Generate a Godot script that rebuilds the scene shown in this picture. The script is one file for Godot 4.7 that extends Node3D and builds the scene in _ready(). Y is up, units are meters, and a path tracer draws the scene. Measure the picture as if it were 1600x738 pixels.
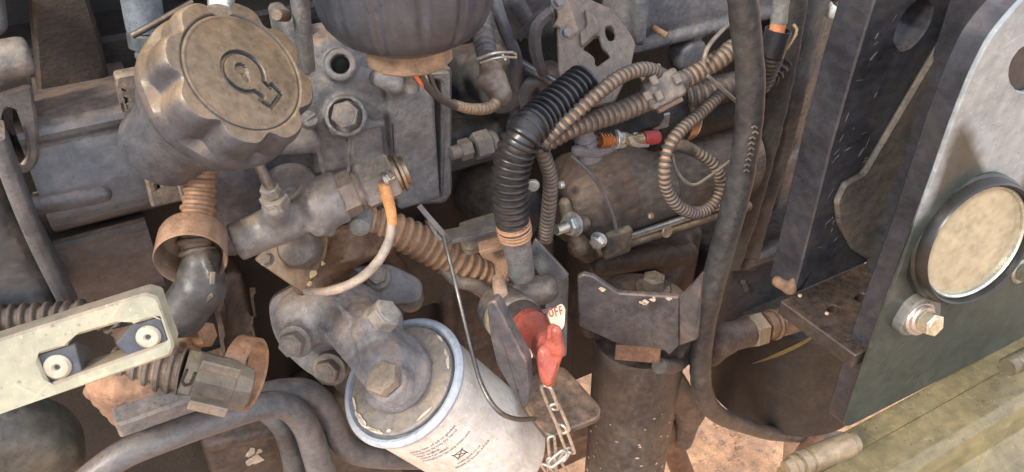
extends Node3D
# An engine bay seen from its left side. Engine frame: E along the engine, U up, N out of its side.
const F := 1246.0
const C0 := 0.66
var cam_pos := Vector3(0, 1.45, 0)
var CB := Basis(Vector3.RIGHT, deg_to_rad(-35.0))
var E := Vector3(0.8712, 0, -0.4909)
var N := Vector3(0.4909, 0, 0.8712)
var U := Vector3.UP
var EB := Basis(E, U, N)
var n_big := FastNoiseLite.new()
var n_mid := FastNoiseLite.new()
var n_fine := FastNoiseLite.new()
var mats := {}
var rng := RandomNumberGenerator.new()
const DUST := Color(0.272, 0.2, 0.132)
const CLAY := Color(0.36, 0.19, 0.105)

class Soup:
	var v := PackedVector3Array()
	var w := PackedFloat32Array()
	func tri(a: Vector3, b: Vector3, c: Vector3, wa := 0.0, wb := 0.0, wc := 0.0):
		v.push_back(a); v.push_back(b); v.push_back(c)
		w.push_back(wa); w.push_back(wb); w.push_back(wc)
	func quad(a: Vector3, b: Vector3, c: Vector3, d: Vector3, wa := 0.0, wb := 0.0, wc := 0.0, wd := 0.0):
		tri(a, b, c, wa, wb, wc); tri(a, c, d, wa, wc, wd)

class Prim:
	var t := 0
	var a := Vector3.ZERO
	var b := Vector3.ZERO
	var bb := 1.0
	var r1 := 0.0
	var r2 := 0.0
	var inv := Basis()
	var h := Vector3.ZERO
	var rr := 0.0
	var k := 0.0
	var cut := false

# ---------------------------------------------------------------- places
func ray(x: float, y: float) -> Vector3:
	return CB * Vector3((x - 800.0) / F, -(y - 369.0) / F, -1.0)
func Q(x: float, y: float, c: float) -> Vector3:
	var r := ray(x, y)
	return cam_pos + r * ((C0 - c) / -N.dot(r))
func on_plane(x: float, y: float, p0: Vector3, n: Vector3) -> Vector3:
	var r := ray(x, y)
	return cam_pos + r * (n.dot(p0 - cam_pos) / n.dot(r))
func mpp(p: Vector3) -> float:   # metres that one photo pixel spans at p
	return -(CB.inverse() * (p - cam_pos)).z / F
func V(x: float, y: float, z: float) -> Vector3:   # right, up, towards the viewer
	return (CB * Vector3(x, y, z)).normalized()
func off(p: Vector3) -> float:
	return N.dot(p - cam_pos) + C0
func W(a: Array) -> Array:
	var o := []
	for q in a: o.push_back(Q(q[0], q[1], q[2]))
	return o

# ---------------------------------------------------------------- materials
func seamless(seed_: int, freq: float, size := 512, oct := 4, type := FastNoiseLite.TYPE_SIMPLEX_SMOOTH) -> Image:
	var n := FastNoiseLite.new()
	n.seed = seed_; n.frequency = freq; n.fractal_octaves = oct; n.noise_type = type
	var im := n.get_seamless_image(size, size)
	im.convert(Image.FORMAT_L8)
	return im
func tex(im: Image) -> ImageTexture:
	im.generate_mipmaps()
	return ImageTexture.create_from_image(im)
func grime_image(seed_: int, spread: float, specks: float, scratches: int, warm: float, chips := 0.0) -> Image:
	var a := seamless(seed_, 0.008).get_data()
	var b := seamless(seed_ + 1, 0.05).get_data()
	var c := seamless(seed_ + 2, 0.16, 512, 2).get_data()
	var out := PackedByteArray(); out.resize(512 * 512 * 3)
	for i in 512 * 512:
		var va := a[i] / 255.0 - 0.5
		var vb := b[i] / 255.0 - 0.5
		var vc := c[i] / 255.0
		var g := 0.82 + va * spread + vb * spread * 0.7
		var t := 0.0
		if vc > 1.0 - specks: g += (vc - 1.0 + specks) * 3.6; t = 1.0
		if vc < specks * 0.9: g -= (specks * 0.9 - vc) * 3.4
		if chips > 0.0 and vb + 0.35 * va > 0.5 - chips: g = 1.0; t = 0.4
		t += clampf(va * 1.5, 0.0, 0.6)
		out[i * 3] = int(clampf(g, 0.0, 1.0) * 255)
		out[i * 3 + 1] = int(clampf(g * (1.0 - warm * 0.35 * t), 0.0, 1.0) * 255)
		out[i * 3 + 2] = int(clampf(g * (1.0 - warm * 0.75 * t), 0.0, 1.0) * 255)
	var im := Image.create_from_data(512, 512, false, Image.FORMAT_RGB8, out)
	var rg := RandomNumberGenerator.new(); rg.seed = seed_
	for k in scratches:
		var p := Vector2(rg.randf() * 512, rg.randf() * 512)
		var ang := rg.randf() * TAU
		var n := rg.randi_range(6, 60)
		var bright := rg.randf_range(0.0, 0.16)
		for j in n:
			ang += rg.randf_range(-0.04, 0.04)
			p += Vector2.from_angle(ang)
			var px := posmod(int(p.x), 512); var py := posmod(int(p.y), 512)
			var q := im.get_pixel(px, py)
			im.set_pixel(px, py, Color(q.r + bright, q.g + bright, q.b + bright))
	return im
func make_materials():
	var g1 := tex(grime_image(11, 0.3, 0.25, 90, 0.12))
	var g2 := tex(grime_image(37, 0.2, 0.22, 260, 0.12))
	var g3 := tex(grime_image(73, 0.45, 0.26, 420, 0.35))
	var bump := seamless(5, 0.09, 512, 4); bump.bump_map_to_normal_map(2.2)
	var nt := tex(bump)
	var bump2 := seamless(8, 0.02, 512, 5); bump2.bump_map_to_normal_map(3.0)
	var nt2 := tex(bump2)
	var rgh := tex(seamless(99, 0.02, 512, 4))
	# name: roughness, metallic, grime, normal, normal strength, tile per metre
	var defs := {
		"cast": [0.62, 0.0, g1, nt, 0.55, 5.0], "plastic": [0.43, 0.0, g1, nt, 0.18, 4.0],
		"rubber": [0.62, 0.0, g1, nt, 0.3, 5.0], "gloss": [0.34, 0.0, g2, nt2, 0.12, 3.0],
		"paint": [0.45, 0.0, g3, nt2, 0.2, 3.3], "zinc": [0.38, 0.75, g1, nt, 0.25, 6.0],
		"dusty": [0.95, 0.0, g1, nt, 0.6, 6.0], "white": [0.42, 0.0, g2, nt2, 0.06, 3.0], "glass": [0.12, 0.0, g2, nt2, 0.0, 3.0]}
	for k in defs:
		var d = defs[k]
		var m := StandardMaterial3D.new()
		m.vertex_color_use_as_albedo = true
		m.albedo_texture = d[2]
		m.roughness = d[0]; m.metallic = d[1]
		m.uv1_triplanar = true; m.uv1_world_triplanar = true
		m.uv1_scale = Vector3.ONE * d[5]
		if d[4] > 0.0:
			m.normal_enabled = true; m.normal_texture = d[3]; m.normal_scale = d[4]
		if k == "glass": m.albedo_texture = null
		if k == "white": m.clearcoat_enabled = true; m.clearcoat = 0.3; m.clearcoat_roughness = 0.25
		mats[k] = m

# spec: what a surface is made of and how dust lies on it
func SP(base: Color, mat: String, amt := 0.1, up := 0.45, nk := 0.6, dust := DUST) -> Dictionary:
	return {"base": base, "mat": mat, "amt": amt, "up": up, "nk": nk, "dust": dust}

# ---------------------------------------------------------------- objects
func T(called: String, label: String, category: String, at: Vector3, group := "") -> Node3D:
	var o := Node3D.new()
	o.name = called
	add_child(o, true)
	o.position = at
	o.set_meta("label", label); o.set_meta("category", category)
	if group != "": o.set_meta("group", group)
	return o
func split(s: Soup, L: float) -> Soup:
	var o := Soup.new()
	var n := s.v.size() / 3
	var st := []
	var L2 := L * L
	for i in n:
		var a := s.v[i * 3]; var b := s.v[i * 3 + 1]; var c := s.v[i * 3 + 2]
		if a.distance_squared_to(b) < L2 and b.distance_squared_to(c) < L2 and c.distance_squared_to(a) < L2:
			o.tri(a, b, c, s.w[i * 3], s.w[i * 3 + 1], s.w[i * 3 + 2]); continue
		st = [[a, b, c, s.w[i * 3], s.w[i * 3 + 1], s.w[i * 3 + 2]]]
		while st.size() > 0:
			var t = st.pop_back()
			var ab = t[0].distance_squared_to(t[1]); var bc = t[1].distance_squared_to(t[2]); var ca = t[2].distance_squared_to(t[0])
			if maxf(ab, maxf(bc, ca)) < L2: o.tri(t[0], t[1], t[2], t[3], t[4], t[5])
			elif ab >= bc and ab >= ca:
				var m = (t[0] + t[1]) * 0.5; var mw = (t[3] + t[4]) * 0.5
				st.push_back([t[0], m, t[2], t[3], mw, t[5]]); st.push_back([m, t[1], t[2], mw, t[4], t[5]])
			elif bc >= ca:
				var m = (t[1] + t[2]) * 0.5; var mw = (t[4] + t[5]) * 0.5
				st.push_back([t[0], t[1], m, t[3], t[4], mw]); st.push_back([t[0], m, t[2], t[3], mw, t[5]])
			else:
				var m = (t[2] + t[0]) * 0.5; var mw = (t[5] + t[3]) * 0.5
				st.push_back([t[0], t[1], m, t[3], t[4], mw]); st.push_back([m, t[1], t[2], mw, t[4], t[5]])
	return o
func M(s0: Soup, called: String, parent: Node3D, sp: Dictionary, crease := 38.0, L := 0.012) -> MeshInstance3D:
	var s := split(s0, L) if L > 0.0 else s0
	var nv := s.v.size()
	var nf := nv / 3
	var fn := PackedVector3Array(); fn.resize(nf)
	var ids := PackedInt32Array(); ids.resize(nv)
	var look := {}
	var lists := []
	for f in nf:
		var cr := (s.v[f * 3 + 1] - s.v[f * 3]).cross(s.v[f * 3 + 2] - s.v[f * 3])
		fn[f] = cr
		for j in 3:
			var q := s.v[f * 3 + j] * 20000.0
			var key := Vector3i(roundi(q.x), roundi(q.y), roundi(q.z))
			var id = look.get(key, -1)
			if id < 0:
				id = lists.size(); look[key] = id; lists.push_back(PackedInt32Array([f]))
			else: lists[id].push_back(f)
			ids[f * 3 + j] = id
	var fu := PackedVector3Array(); fu.resize(nf)
	for f in nf: fu[f] = fn[f].normalized()
	var cc := cos(deg_to_rad(crease))
	var base := parent.global_position
	var vs := PackedVector3Array(); vs.resize(nv)
	var ns := PackedVector3Array(); ns.resize(nv)
	var cs := PackedColorArray(); cs.resize(nv)
	var bc: Color = sp.base * Color(1.5, 1.56, 1.5); var dc: Color = sp.dust * 1.4   # the grime textures take back about a third
	var amt: float = sp.amt; var up: float = sp.up; var nk: float = sp.nk
	for f in nf:
		for j in 3:
			var i := f * 3 + j
			var nn := Vector3.ZERO
			var me := fu[f]
			for g in lists[ids[i]]:
				if fu[g].dot(me) > cc: nn += fn[g]
			nn = nn.normalized()
			if nn == Vector3.ZERO: nn = me
			var p := s.v[i]
			var o := i
			if j == 1: o = i + 1
			elif j == 2: o = i - 1
			vs[o] = p - base
			ns[o] = nn
			var a := n_big.get_noise_3dv(p)
			var b := n_mid.get_noise_3dv(p)
			var d := n_fine.get_noise_3dv(p)
			var m := amt + 0.04 + up * nn.y + nk * (a * 0.42 + b * 0.3 + d * 0.3) + s.w[i]
			m = clampf(m, 0.0, 1.0)
			m = m * m * (3.0 - 2.0 * m)
			var k1 := 1.0 + 0.2 * b + 0.25 * d
			var k2 := 1.0 + 0.15 * a - 0.15 * b + 0.2 * d
			cs[o] = Color(clampf(lerpf(bc.r * k1, dc.r * k2, m), 0.0, 1.0), clampf(lerpf(bc.g * k1, dc.g * k2, m), 0.0, 1.0), clampf(lerpf(bc.b * k1, dc.b * k2, m), 0.0, 1.0))
	var arr := []
	arr.resize(Mesh.ARRAY_MAX)
	arr[Mesh.ARRAY_VERTEX] = vs; arr[Mesh.ARRAY_NORMAL] = ns; arr[Mesh.ARRAY_COLOR] = cs
	var am := ArrayMesh.new()
	am.add_surface_from_arrays(Mesh.PRIMITIVE_TRIANGLES, arr)
	var mi := MeshInstance3D.new()
	mi.name = called
	mi.mesh = am
	mi.material_override = mats[sp.mat]
	parent.add_child(mi, true)
	mi.position = Vector3.ZERO
	# a sub-part keeps its own place under its part
	if parent is MeshInstance3D: mi.position = Vector3.ZERO
	return mi
func centre(s: Soup) -> Vector3:
	var lo := Vector3.INF; var hi := -Vector3.INF
	for p in s.v: lo = lo.min(p); hi = hi.max(p)
	return Vector3((lo.x + hi.x) * 0.5, lo.y, (lo.z + hi.z) * 0.5)
func one(s: Soup, called: String, label: String, category: String, sp: Dictionary, crease := 38.0, group := "", L := 0.012) -> MeshInstance3D:
	# a thing of a single mesh
	var o := Node3D.new(); add_child(o); o.position = centre(s)
	var mi := M(s, called, o, sp, crease, L)
	o.remove_child(mi); mi.position = o.position; remove_child(o); o.free()
	add_child(mi, true)
	mi.set_meta("label", label); mi.set_meta("category", category)
	if group != "": mi.set_meta("group", group)
	return mi

# ---------------------------------------------------------------- shapes
func perp(a: Vector3) -> Basis:   # columns x, y, axis
	a = a.normalized()
	var h := U if absf(a.y) < 0.9 else E
	var x := h.cross(a).normalized()
	return Basis(x, a.cross(x), a)
func lathe(s: Soup, p: Vector3, axis: Vector3, prof: Array, seg := 36, ribs := false, wts := []):
	var b := perp(axis)
	var rows := []
	for i in prof.size():
		var row := PackedVector3Array()
		for j in seg + 1:
			var th := TAU * (j % seg) / seg
			var r: float = prof[i][1]
			if ribs: r *= bowl_ribs(th, i)
			row.push_back(p + b.z * prof[i][0] + (b.x * cos(th) + b.y * sin(th)) * r)
		rows.push_back(row)
	for i in prof.size() - 1:
		var w0 = wts[i] if wts.size() > i else 0.0
		var w1 = wts[i + 1] if wts.size() > i + 1 else 0.0
		for j in seg:
			if prof[i][1] < 1e-6: s.tri(rows[i][j], rows[i + 1][j + 1], rows[i + 1][j], w0, w1, w1)
			elif prof[i + 1][1] < 1e-6: s.tri(rows[i][j], rows[i][j + 1], rows[i + 1][j], w0, w0, w1)
			else: s.quad(rows[i][j], rows[i][j + 1], rows[i + 1][j + 1], rows[i + 1][j], w0, w0, w1, w1)
func disc(s: Soup, p: Vector3, axis: Vector3, r: float, h: float, bev := 0.0015, seg := 32):
	lathe(s, p, axis, [[0, 0], [0, r - bev * 0.3], [bev * 0.3, r], [h - bev, r], [h - bev * 0.3, r - bev * 0.3], [h, r - bev], [h, 0]], seg)
func ring(s: Soup, p: Vector3, axis: Vector3, ro: float, ri: float, h: float, bev := 0.0015, seg := 36):
	lathe(s, p, axis, [[0, ri], [0, ro], [h - bev, ro], [h, ro - bev], [h, ri + bev], [h - bev, ri], [0, ri]], seg)
func smooth_path(pts: Array, step: float) -> PackedVector3Array:
	var c := Curve3D.new()
	c.bake_interval = step
	var n := pts.size()
	for i in n:
		var t := Vector3.ZERO
		if i == 0: t = (pts[1] - pts[0]) * 0.5
		elif i == n - 1: t = (pts[n - 1] - pts[n - 2]) * 0.5
		else: t = (pts[i + 1] - pts[i - 1]) * 0.5
		var di: float = pts[i].distance_to(pts[maxi(i - 1, 0)]); var do: float = pts[i].distance_to(pts[mini(i + 1, n - 1)])
		var tn: Vector3 = t.normalized()
		c.add_point(pts[i], -tn * di * 0.34, tn * do * 0.34)
	var L := c.get_baked_length()
	var m := maxi(2, roundi(L / step))
	var o := PackedVector3Array()
	for i in m + 1: o.push_back(c.sample_baked(L * i / m, true))
	return o
# a round tube; rad = [r0, ..., r1] spread along it; pitch > 0 gives the ribs of a corrugated hose
func tube(s: Soup, pts: Array, rad: Array, seg := 18, pitch := 0.0, amp := 0.0, gw := 0.5, squash := 1.0, hint := Vector3.ZERO, step := 0.006, lump := 0.0):
	var st := step if pitch <= 0.0 else pitch / 6.0
	var path := smooth_path(pts, st)
	var n := path.size()
	var x := Vector3.ZERO
	var rows := []
	var ws := []
	for i in n:
		var t := (path[mini(i + 1, n - 1)] - path[maxi(i - 1, 0)]).normalized()
		if i == 0: x = perp(t).x if hint == Vector3.ZERO else (hint - t * hint.dot(t)).normalized()
		elif hint != Vector3.ZERO: x = (hint - t * hint.dot(t)).normalized()
		x = (x - t * x.dot(t)).normalized()
		var y := t.cross(x)
		var fr := float(i) / (n - 1) * (rad.size() - 1)
		var k := mini(int(fr), rad.size() - 2) if rad.size() > 1 else 0
		var r: float = rad[0] if rad.size() == 1 else lerpf(rad[k], rad[k + 1], fr - k)
		var w := 0.0
		if pitch > 0.0:
			var ph := i % 6
			if ph < 3:
				r += amp; w = -gw * 0.4
				if ph == 1: r += amp * 0.25
			else:
				r -= amp if ph < 5 else amp
				w = gw
		if lump > 0.0: r *= 1.0 + lump * n_mid.get_noise_3dv(path[i] * 1.7)
		var row := PackedVector3Array()
		for j in seg + 1:
			var th := TAU * (j % seg) / seg
			row.push_back(path[i] + x * (cos(th) * r) + y * (sin(th) * r * squash))
		rows.push_back(row); ws.push_back(w)
	for i in n - 1:
		for j in seg:
			s.quad(rows[i][j], rows[i][j + 1], rows[i + 1][j + 1], rows[i + 1][j], ws[i], ws[i], ws[i + 1], ws[i + 1])
	for j in seg:
		s.tri(path[0], rows[0][j + 1], rows[0][j], 0, 0, 0)
		s.tri(path[n - 1], rows[n - 1][j], rows[n - 1][j + 1], 0, 0, 0)
# a closed 2-D outline swept along a path; hint gives the direction of the outline's x
func sweep(s: Soup, pts: Array, outline: PackedVector2Array, hint: Vector3, step := 0.008, straight := false):
	var path := smooth_path(pts, step)
	if straight: path = PackedVector3Array(pts)
	var n := path.size()
	var m := outline.size()
	var rows := []
	for i in n:
		var t := (path[mini(i + 1, n - 1)] - path[maxi(i - 1, 0)]).normalized()
		var x := (hint - t * hint.dot(t)).normalized()
		var y := t.cross(x)
		var row := PackedVector3Array()
		for q in outline: row.push_back(path[i] + x * q.x + y * q.y)
		rows.push_back(row)
	for i in n - 1:
		for j in m:
			var j2 := (j + 1) % m
			s.quad(rows[i][j], rows[i][j2], rows[i + 1][j2], rows[i + 1][j])
	var tr := Geometry2D.triangulate_polygon(outline)
	for k in tr.size() / 3:
		var a := tr[k * 3]; var b := tr[k * 3 + 1]; var c := tr[k * 3 + 2]
		if (outline[b] - outline[a]).cross(outline[c] - outline[a]) < 0: var q := b; b = c; c = q
		s.tri(rows[0][a], rows[0][c], rows[0][b]); s.tri(rows[n - 1][a], rows[n - 1][b], rows[n - 1][c])
func rect2(w: float, h: float, r: float) -> PackedVector2Array:
	return round_poly(PackedVector2Array([Vector2(-w, -h), Vector2(w, -h), Vector2(w, h), Vector2(-w, h)]), r, 3)
func area(p: PackedVector2Array) -> float:
	var a := 0.0
	for i in p.size(): a += p[i].cross(p[(i + 1) % p.size()])
	return a * 0.5
func round_poly(p: PackedVector2Array, r: float, k := 4) -> PackedVector2Array:
	if r <= 0.0: return p
	var o := PackedVector2Array()
	var n := p.size()
	for i in n:
		var a := p[(i + n - 1) % n]; var b := p[i]; var c := p[(i + 1) % n]
		var d := minf(r, minf(a.distance_to(b), b.distance_to(c)) * 0.45)
		var q0 := b + (a - b).normalized() * d; var q1 := b + (c - b).normalized() * d
		for j in k + 1:
			var t := float(j) / k
			o.push_back(q0.lerp(b, t).lerp(b.lerp(q1, t), t))
	return o
func dense(p: PackedVector2Array, step: float) -> PackedVector2Array:
	var o := PackedVector2Array()
	for i in p.size():
		var a := p[i]; var b := p[(i + 1) % p.size()]
		var m := maxi(1, ceili(a.distance_to(b) / step))
		for j in m: o.push_back(a.lerp(b, float(j) / m))
	return o
func inset(p: PackedVector2Array, d: float) -> PackedVector2Array:   # p runs anticlockwise; d > 0 moves inward
	var o := PackedVector2Array()
	var n := p.size()
	for i in n:
		var e0 := (p[i] - p[(i + n - 1) % n]).normalized(); var e1 := (p[(i + 1) % n] - p[i]).normalized()
		var nn := Vector2(e0.y + e1.y, -e0.x - e1.x)
		var l := nn.length()
		nn = nn / l if l > 1e-6 else Vector2(e1.y, -e1.x)
		var mit := minf(1.6, 1.0 / maxf(0.3, nn.dot(Vector2(e1.y, -e1.x))))
		o.push_back(p[i] - nn * d * mit)
	return o
func prism(s: Soup, poly: PackedVector2Array, o: Vector3, b: Basis, thick: float, bev := 0.0015, holes := [], step := 0.006):
	# front face through o looking along b.z, thickness behind it
	var outer := poly
	if area(outer) < 0: outer = poly.duplicate(); outer.reverse()
	var loops := []
	if holes.size() > 0: outer = dense(outer, step)
	loops.push_back(outer)
	for h in holes:
		var hh: PackedVector2Array = dense(h, step * 0.6)
		if area(hh) > 0: hh.reverse()
		loops.push_back(hh)
	var pts := PackedVector2Array()
	for l in loops:
		var ins := inset(l, bev)
		pts.append_array(ins)
		var n: int = l.size()
		var P0 := []; var P1 := []; var P2 := []; var P3 := []
		for i in n:
			P0.push_back(o + b.x * ins[i].x + b.y * ins[i].y)
			var q: Vector3 = o + b.x * l[i].x + b.y * l[i].y
			P1.push_back(q - b.z * bev); P2.push_back(q - b.z * (thick - bev)); P3.push_back(P0[i] - b.z * thick)
		for i in n:
			var j := (i + 1) % n
			s.quad(P1[i], P1[j], P0[j], P0[i], 0.12, 0.12, 0.12, 0.12); s.quad(P2[i], P2[j], P1[j], P1[i]); s.quad(P3[i], P3[j], P2[j], P2[i])
	var tr: PackedInt32Array
	if holes.size() == 0: tr = Geometry2D.triangulate_polygon(outer)
	else:
		var lo := Vector2.INF; var hi := -Vector2.INF
		for q in outer: lo = lo.min(q); hi = hi.max(q)
		var gx := lo.x
		var big := []
		for l in loops: big.push_back(PackedVector2Array(l))
		while gx < hi.x:
			var gy := lo.y
			while gy < hi.y:
				var q := Vector2(gx + 0.0003 * sin(gy * 9000.0), gy + 0.0003 * cos(gx * 7000.0))
				var ok := Geometry2D.is_point_in_polygon(q, outer)
				if ok:
					for i in range(1, loops.size()):
						if Geometry2D.is_point_in_polygon(q, loops[i]): ok = false; break
				if ok:
					for l in loops:
						for e in l:
							if e.distance_squared_to(q) < step * step * 0.5: ok = false; break
						if not ok: break
				if ok: pts.push_back(q)
				gy += step * 1.5
			gx += step * 1.5
		var t0 := Geometry2D.triangulate_delaunay(pts)
		var keep := PackedInt32Array()
		for k in t0.size() / 3:
			var m := (pts[t0[k * 3]] + pts[t0[k * 3 + 1]] + pts[t0[k * 3 + 2]]) / 3.0
			if not Geometry2D.is_point_in_polygon(m, outer): continue
			var ok := true
			for i in range(1, loops.size()):
				if Geometry2D.is_point_in_polygon(m, loops[i]): ok = false
			if ok: keep.append_array([t0[k * 3], t0[k * 3 + 1], t0[k * 3 + 2]])
		tr = keep
	for k in tr.size() / 3:
		var i0 := tr[k * 3]; var i1 := tr[k * 3 + 1]; var i2 := tr[k * 3 + 2]
		if (pts[i1] - pts[i0]).cross(pts[i2] - pts[i0]) < 0: var q := i1; i1 = i2; i2 = q
		var a := o + b.x * pts[i0].x + b.y * pts[i0].y
		var c := o + b.x * pts[i1].x + b.y * pts[i1].y
		var d := o + b.x * pts[i2].x + b.y * pts[i2].y
		s.tri(a, c, d); s.tri(a - b.z * thick, d - b.z * thick, c - b.z * thick)
# an outline read from the photograph, laid on the plane through p0 that looks along n
func flat2(xy: Array, p0: Vector3, b: Basis) -> PackedVector2Array:
	var o := PackedVector2Array()
	for i in xy.size() / 2:
		var q := on_plane(xy[i * 2], xy[i * 2 + 1], p0, b.z) - p0
		o.push_back(Vector2(q.dot(b.x), q.dot(b.y)))
	return o
func plate(s: Soup, xy: Array, p0: Vector3, n: Vector3, thick: float, bev := 0.0012, rnd := 0.0, holes := [], hrnd := 0.004, step := 0.006):
	var b := perp(n)
	var hs := []
	for h in holes: hs.push_back(round_poly(flat2(h, p0, b), hrnd, 4))
	prism(s, round_poly(flat2(xy, p0, b), rnd), p0, b, thick, bev, hs, step)
func oval(x: float, y: float, rx: float, ry: float, turn := 0.0, n := 14) -> Array:
	var o := []
	for i in n:
		var q := Vector2(rx * cos(TAU * i / n), ry * sin(TAU * i / n)).rotated(turn)
		o.append_array([x + q.x, y + q.y])
	return o
func box(s: Soup, c: Vector3, b: Basis, h: Vector3, bev := 0.002):
	prism(s, rect2(h.x, h.y, bev), c + b.z * h.z, b, h.z * 2.0, bev)
func hexagon(s: Soup, p: Vector3, axis: Vector3, r: float, h: float, turn := 0.0):
	# chamfered hexagon standing on p
	var b := perp(axis)
	var po := PackedVector2Array()
	for i in 6: po.push_back(Vector2.from_angle(turn + TAU * i / 6) * r)
	prism(s, po, p + b.z * h, b, h, r * 0.09)
func bolt(s: Soup, p: Vector3, axis: Vector3, r: float, h: float, flange := 1.35, turn := 0.3):
	if flange > 0.0: disc(s, p, axis, r * flange, h * 0.25, 0.0008, 26)
	hexagon(s, p + axis.normalized() * h * 0.25 if flange > 0.0 else p, axis, r, h * 0.85, turn)
	lathe(s, p + axis.normalized() * h * (1.1 if flange > 0.0 else 0.85), axis, [[0, r * 0.72], [h * 0.06, r * 0.66], [h * 0.06, 0]], 20)
func stud(s: Soup, p: Vector3, axis: Vector3, r: float, len_: float, pitch := 0.0016):
	var pr := [[0.0, 0.0]]
	var t := 0.0
	while t < len_:
		pr.push_back([t, r]); pr.push_back([t + pitch * 0.5, r * 0.86]); t += pitch
	pr.push_back([len_, r * 0.8]); pr.push_back([len_, 0.0])
	lathe(s, p, axis, pr, 16)

# ---------------------------------------------------------------- blended castings
func cap(a: Vector3, b: Vector3, r1: float, r2: float, k := 0.01, cut := false) -> Prim:
	var q := Prim.new(); q.t = 0; q.a = a; q.b = b - a; q.bb = maxf(1e-9, (b - a).length_squared()); q.r1 = r1; q.r2 = r2; q.k = k; q.cut = cut
	return q
func capx(x1: float, y1: float, c1: float, r1: float, x2: float, y2: float, c2: float, r2: float, k := 0.01, cut := false) -> Prim:
	var a := Q(x1, y1, c1); var b := Q(x2, y2, c2)
	return cap(a, b, r1 * mpp(a), r2 * mpp(b), k, cut)
func rbox(c: Vector3, b: Basis, h: Vector3, rr: float, k := 0.01, cut := false) -> Prim:
	var q := Prim.new(); q.t = 1; q.a = c; q.inv = b.inverse(); rr = minf(rr, minf(h.x, minf(h.y, h.z))); q.h = h - Vector3.ONE * rr; q.rr = rr; q.k = k; q.cut = cut
	return q
# box in the engine frame whose front rectangle runs from one pixel to another at offset c
func ebox(x0: float, y0: float, x1: float, y1: float, c: float, depth: float, rr := 0.006, k := 0.008, cut := false) -> Prim:
	var a := Q(x0, y0, c); var b := Q(x1, y1, c)
	var e := absf(E.dot(b - a)) * 0.5; var u := absf(b.y - a.y) * 0.5
	return rbox((a + b) * 0.5 - N * depth * 0.5, EB, Vector3(e, u, depth * 0.5), rr, k, cut)
func cyl(p: Vector3, axis: Vector3, h: float, r: float, rr := 0.003, k := 0.006, cut := false) -> Prim:
	var q := Prim.new(); q.t = 2; q.b = axis.normalized(); q.a = p + q.b * h * 0.5; q.bb = h * 0.5 - rr; q.r1 = r - rr; q.rr = rr; q.k = k; q.cut = cut
	return q
func prim_d(q: Prim, p: Vector3) -> float:
	if q.t == 0:
		var pa := p - q.a
		var h := clampf(pa.dot(q.b) / q.bb, 0.0, 1.0)
		return (pa - q.b * h).length() - lerpf(q.r1, q.r2, h)
	if q.t == 1:
		var l := (q.inv * (p - q.a)).abs() - q.h
		return l.max(Vector3.ZERO).length() + minf(maxf(l.x, maxf(l.y, l.z)), 0.0) - q.rr
	var pb := p - q.a
	var al := pb.dot(q.b)
	var x := (pb - q.b * al).length() - q.r1
	var y := absf(al) - q.bb
	return Vector2(maxf(x, 0.0), maxf(y, 0.0)).length() + minf(maxf(x, y), 0.0) - q.rr
func sdf(ps: Array, p: Vector3) -> float:
	var d := 1000.0
	for q: Prim in ps:
		var e := prim_d(q, p)
		if q.cut:
			e = -e
			var h2 := maxf(q.k - absf(d - e), 0.0) / q.k
			d = maxf(d, e) + h2 * h2 * q.k * 0.25
		else:
			var h3 := maxf(q.k - absf(d - e), 0.0) / q.k
			d = minf(d, e) - h3 * h3 * q.k * 0.25
	return d
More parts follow.
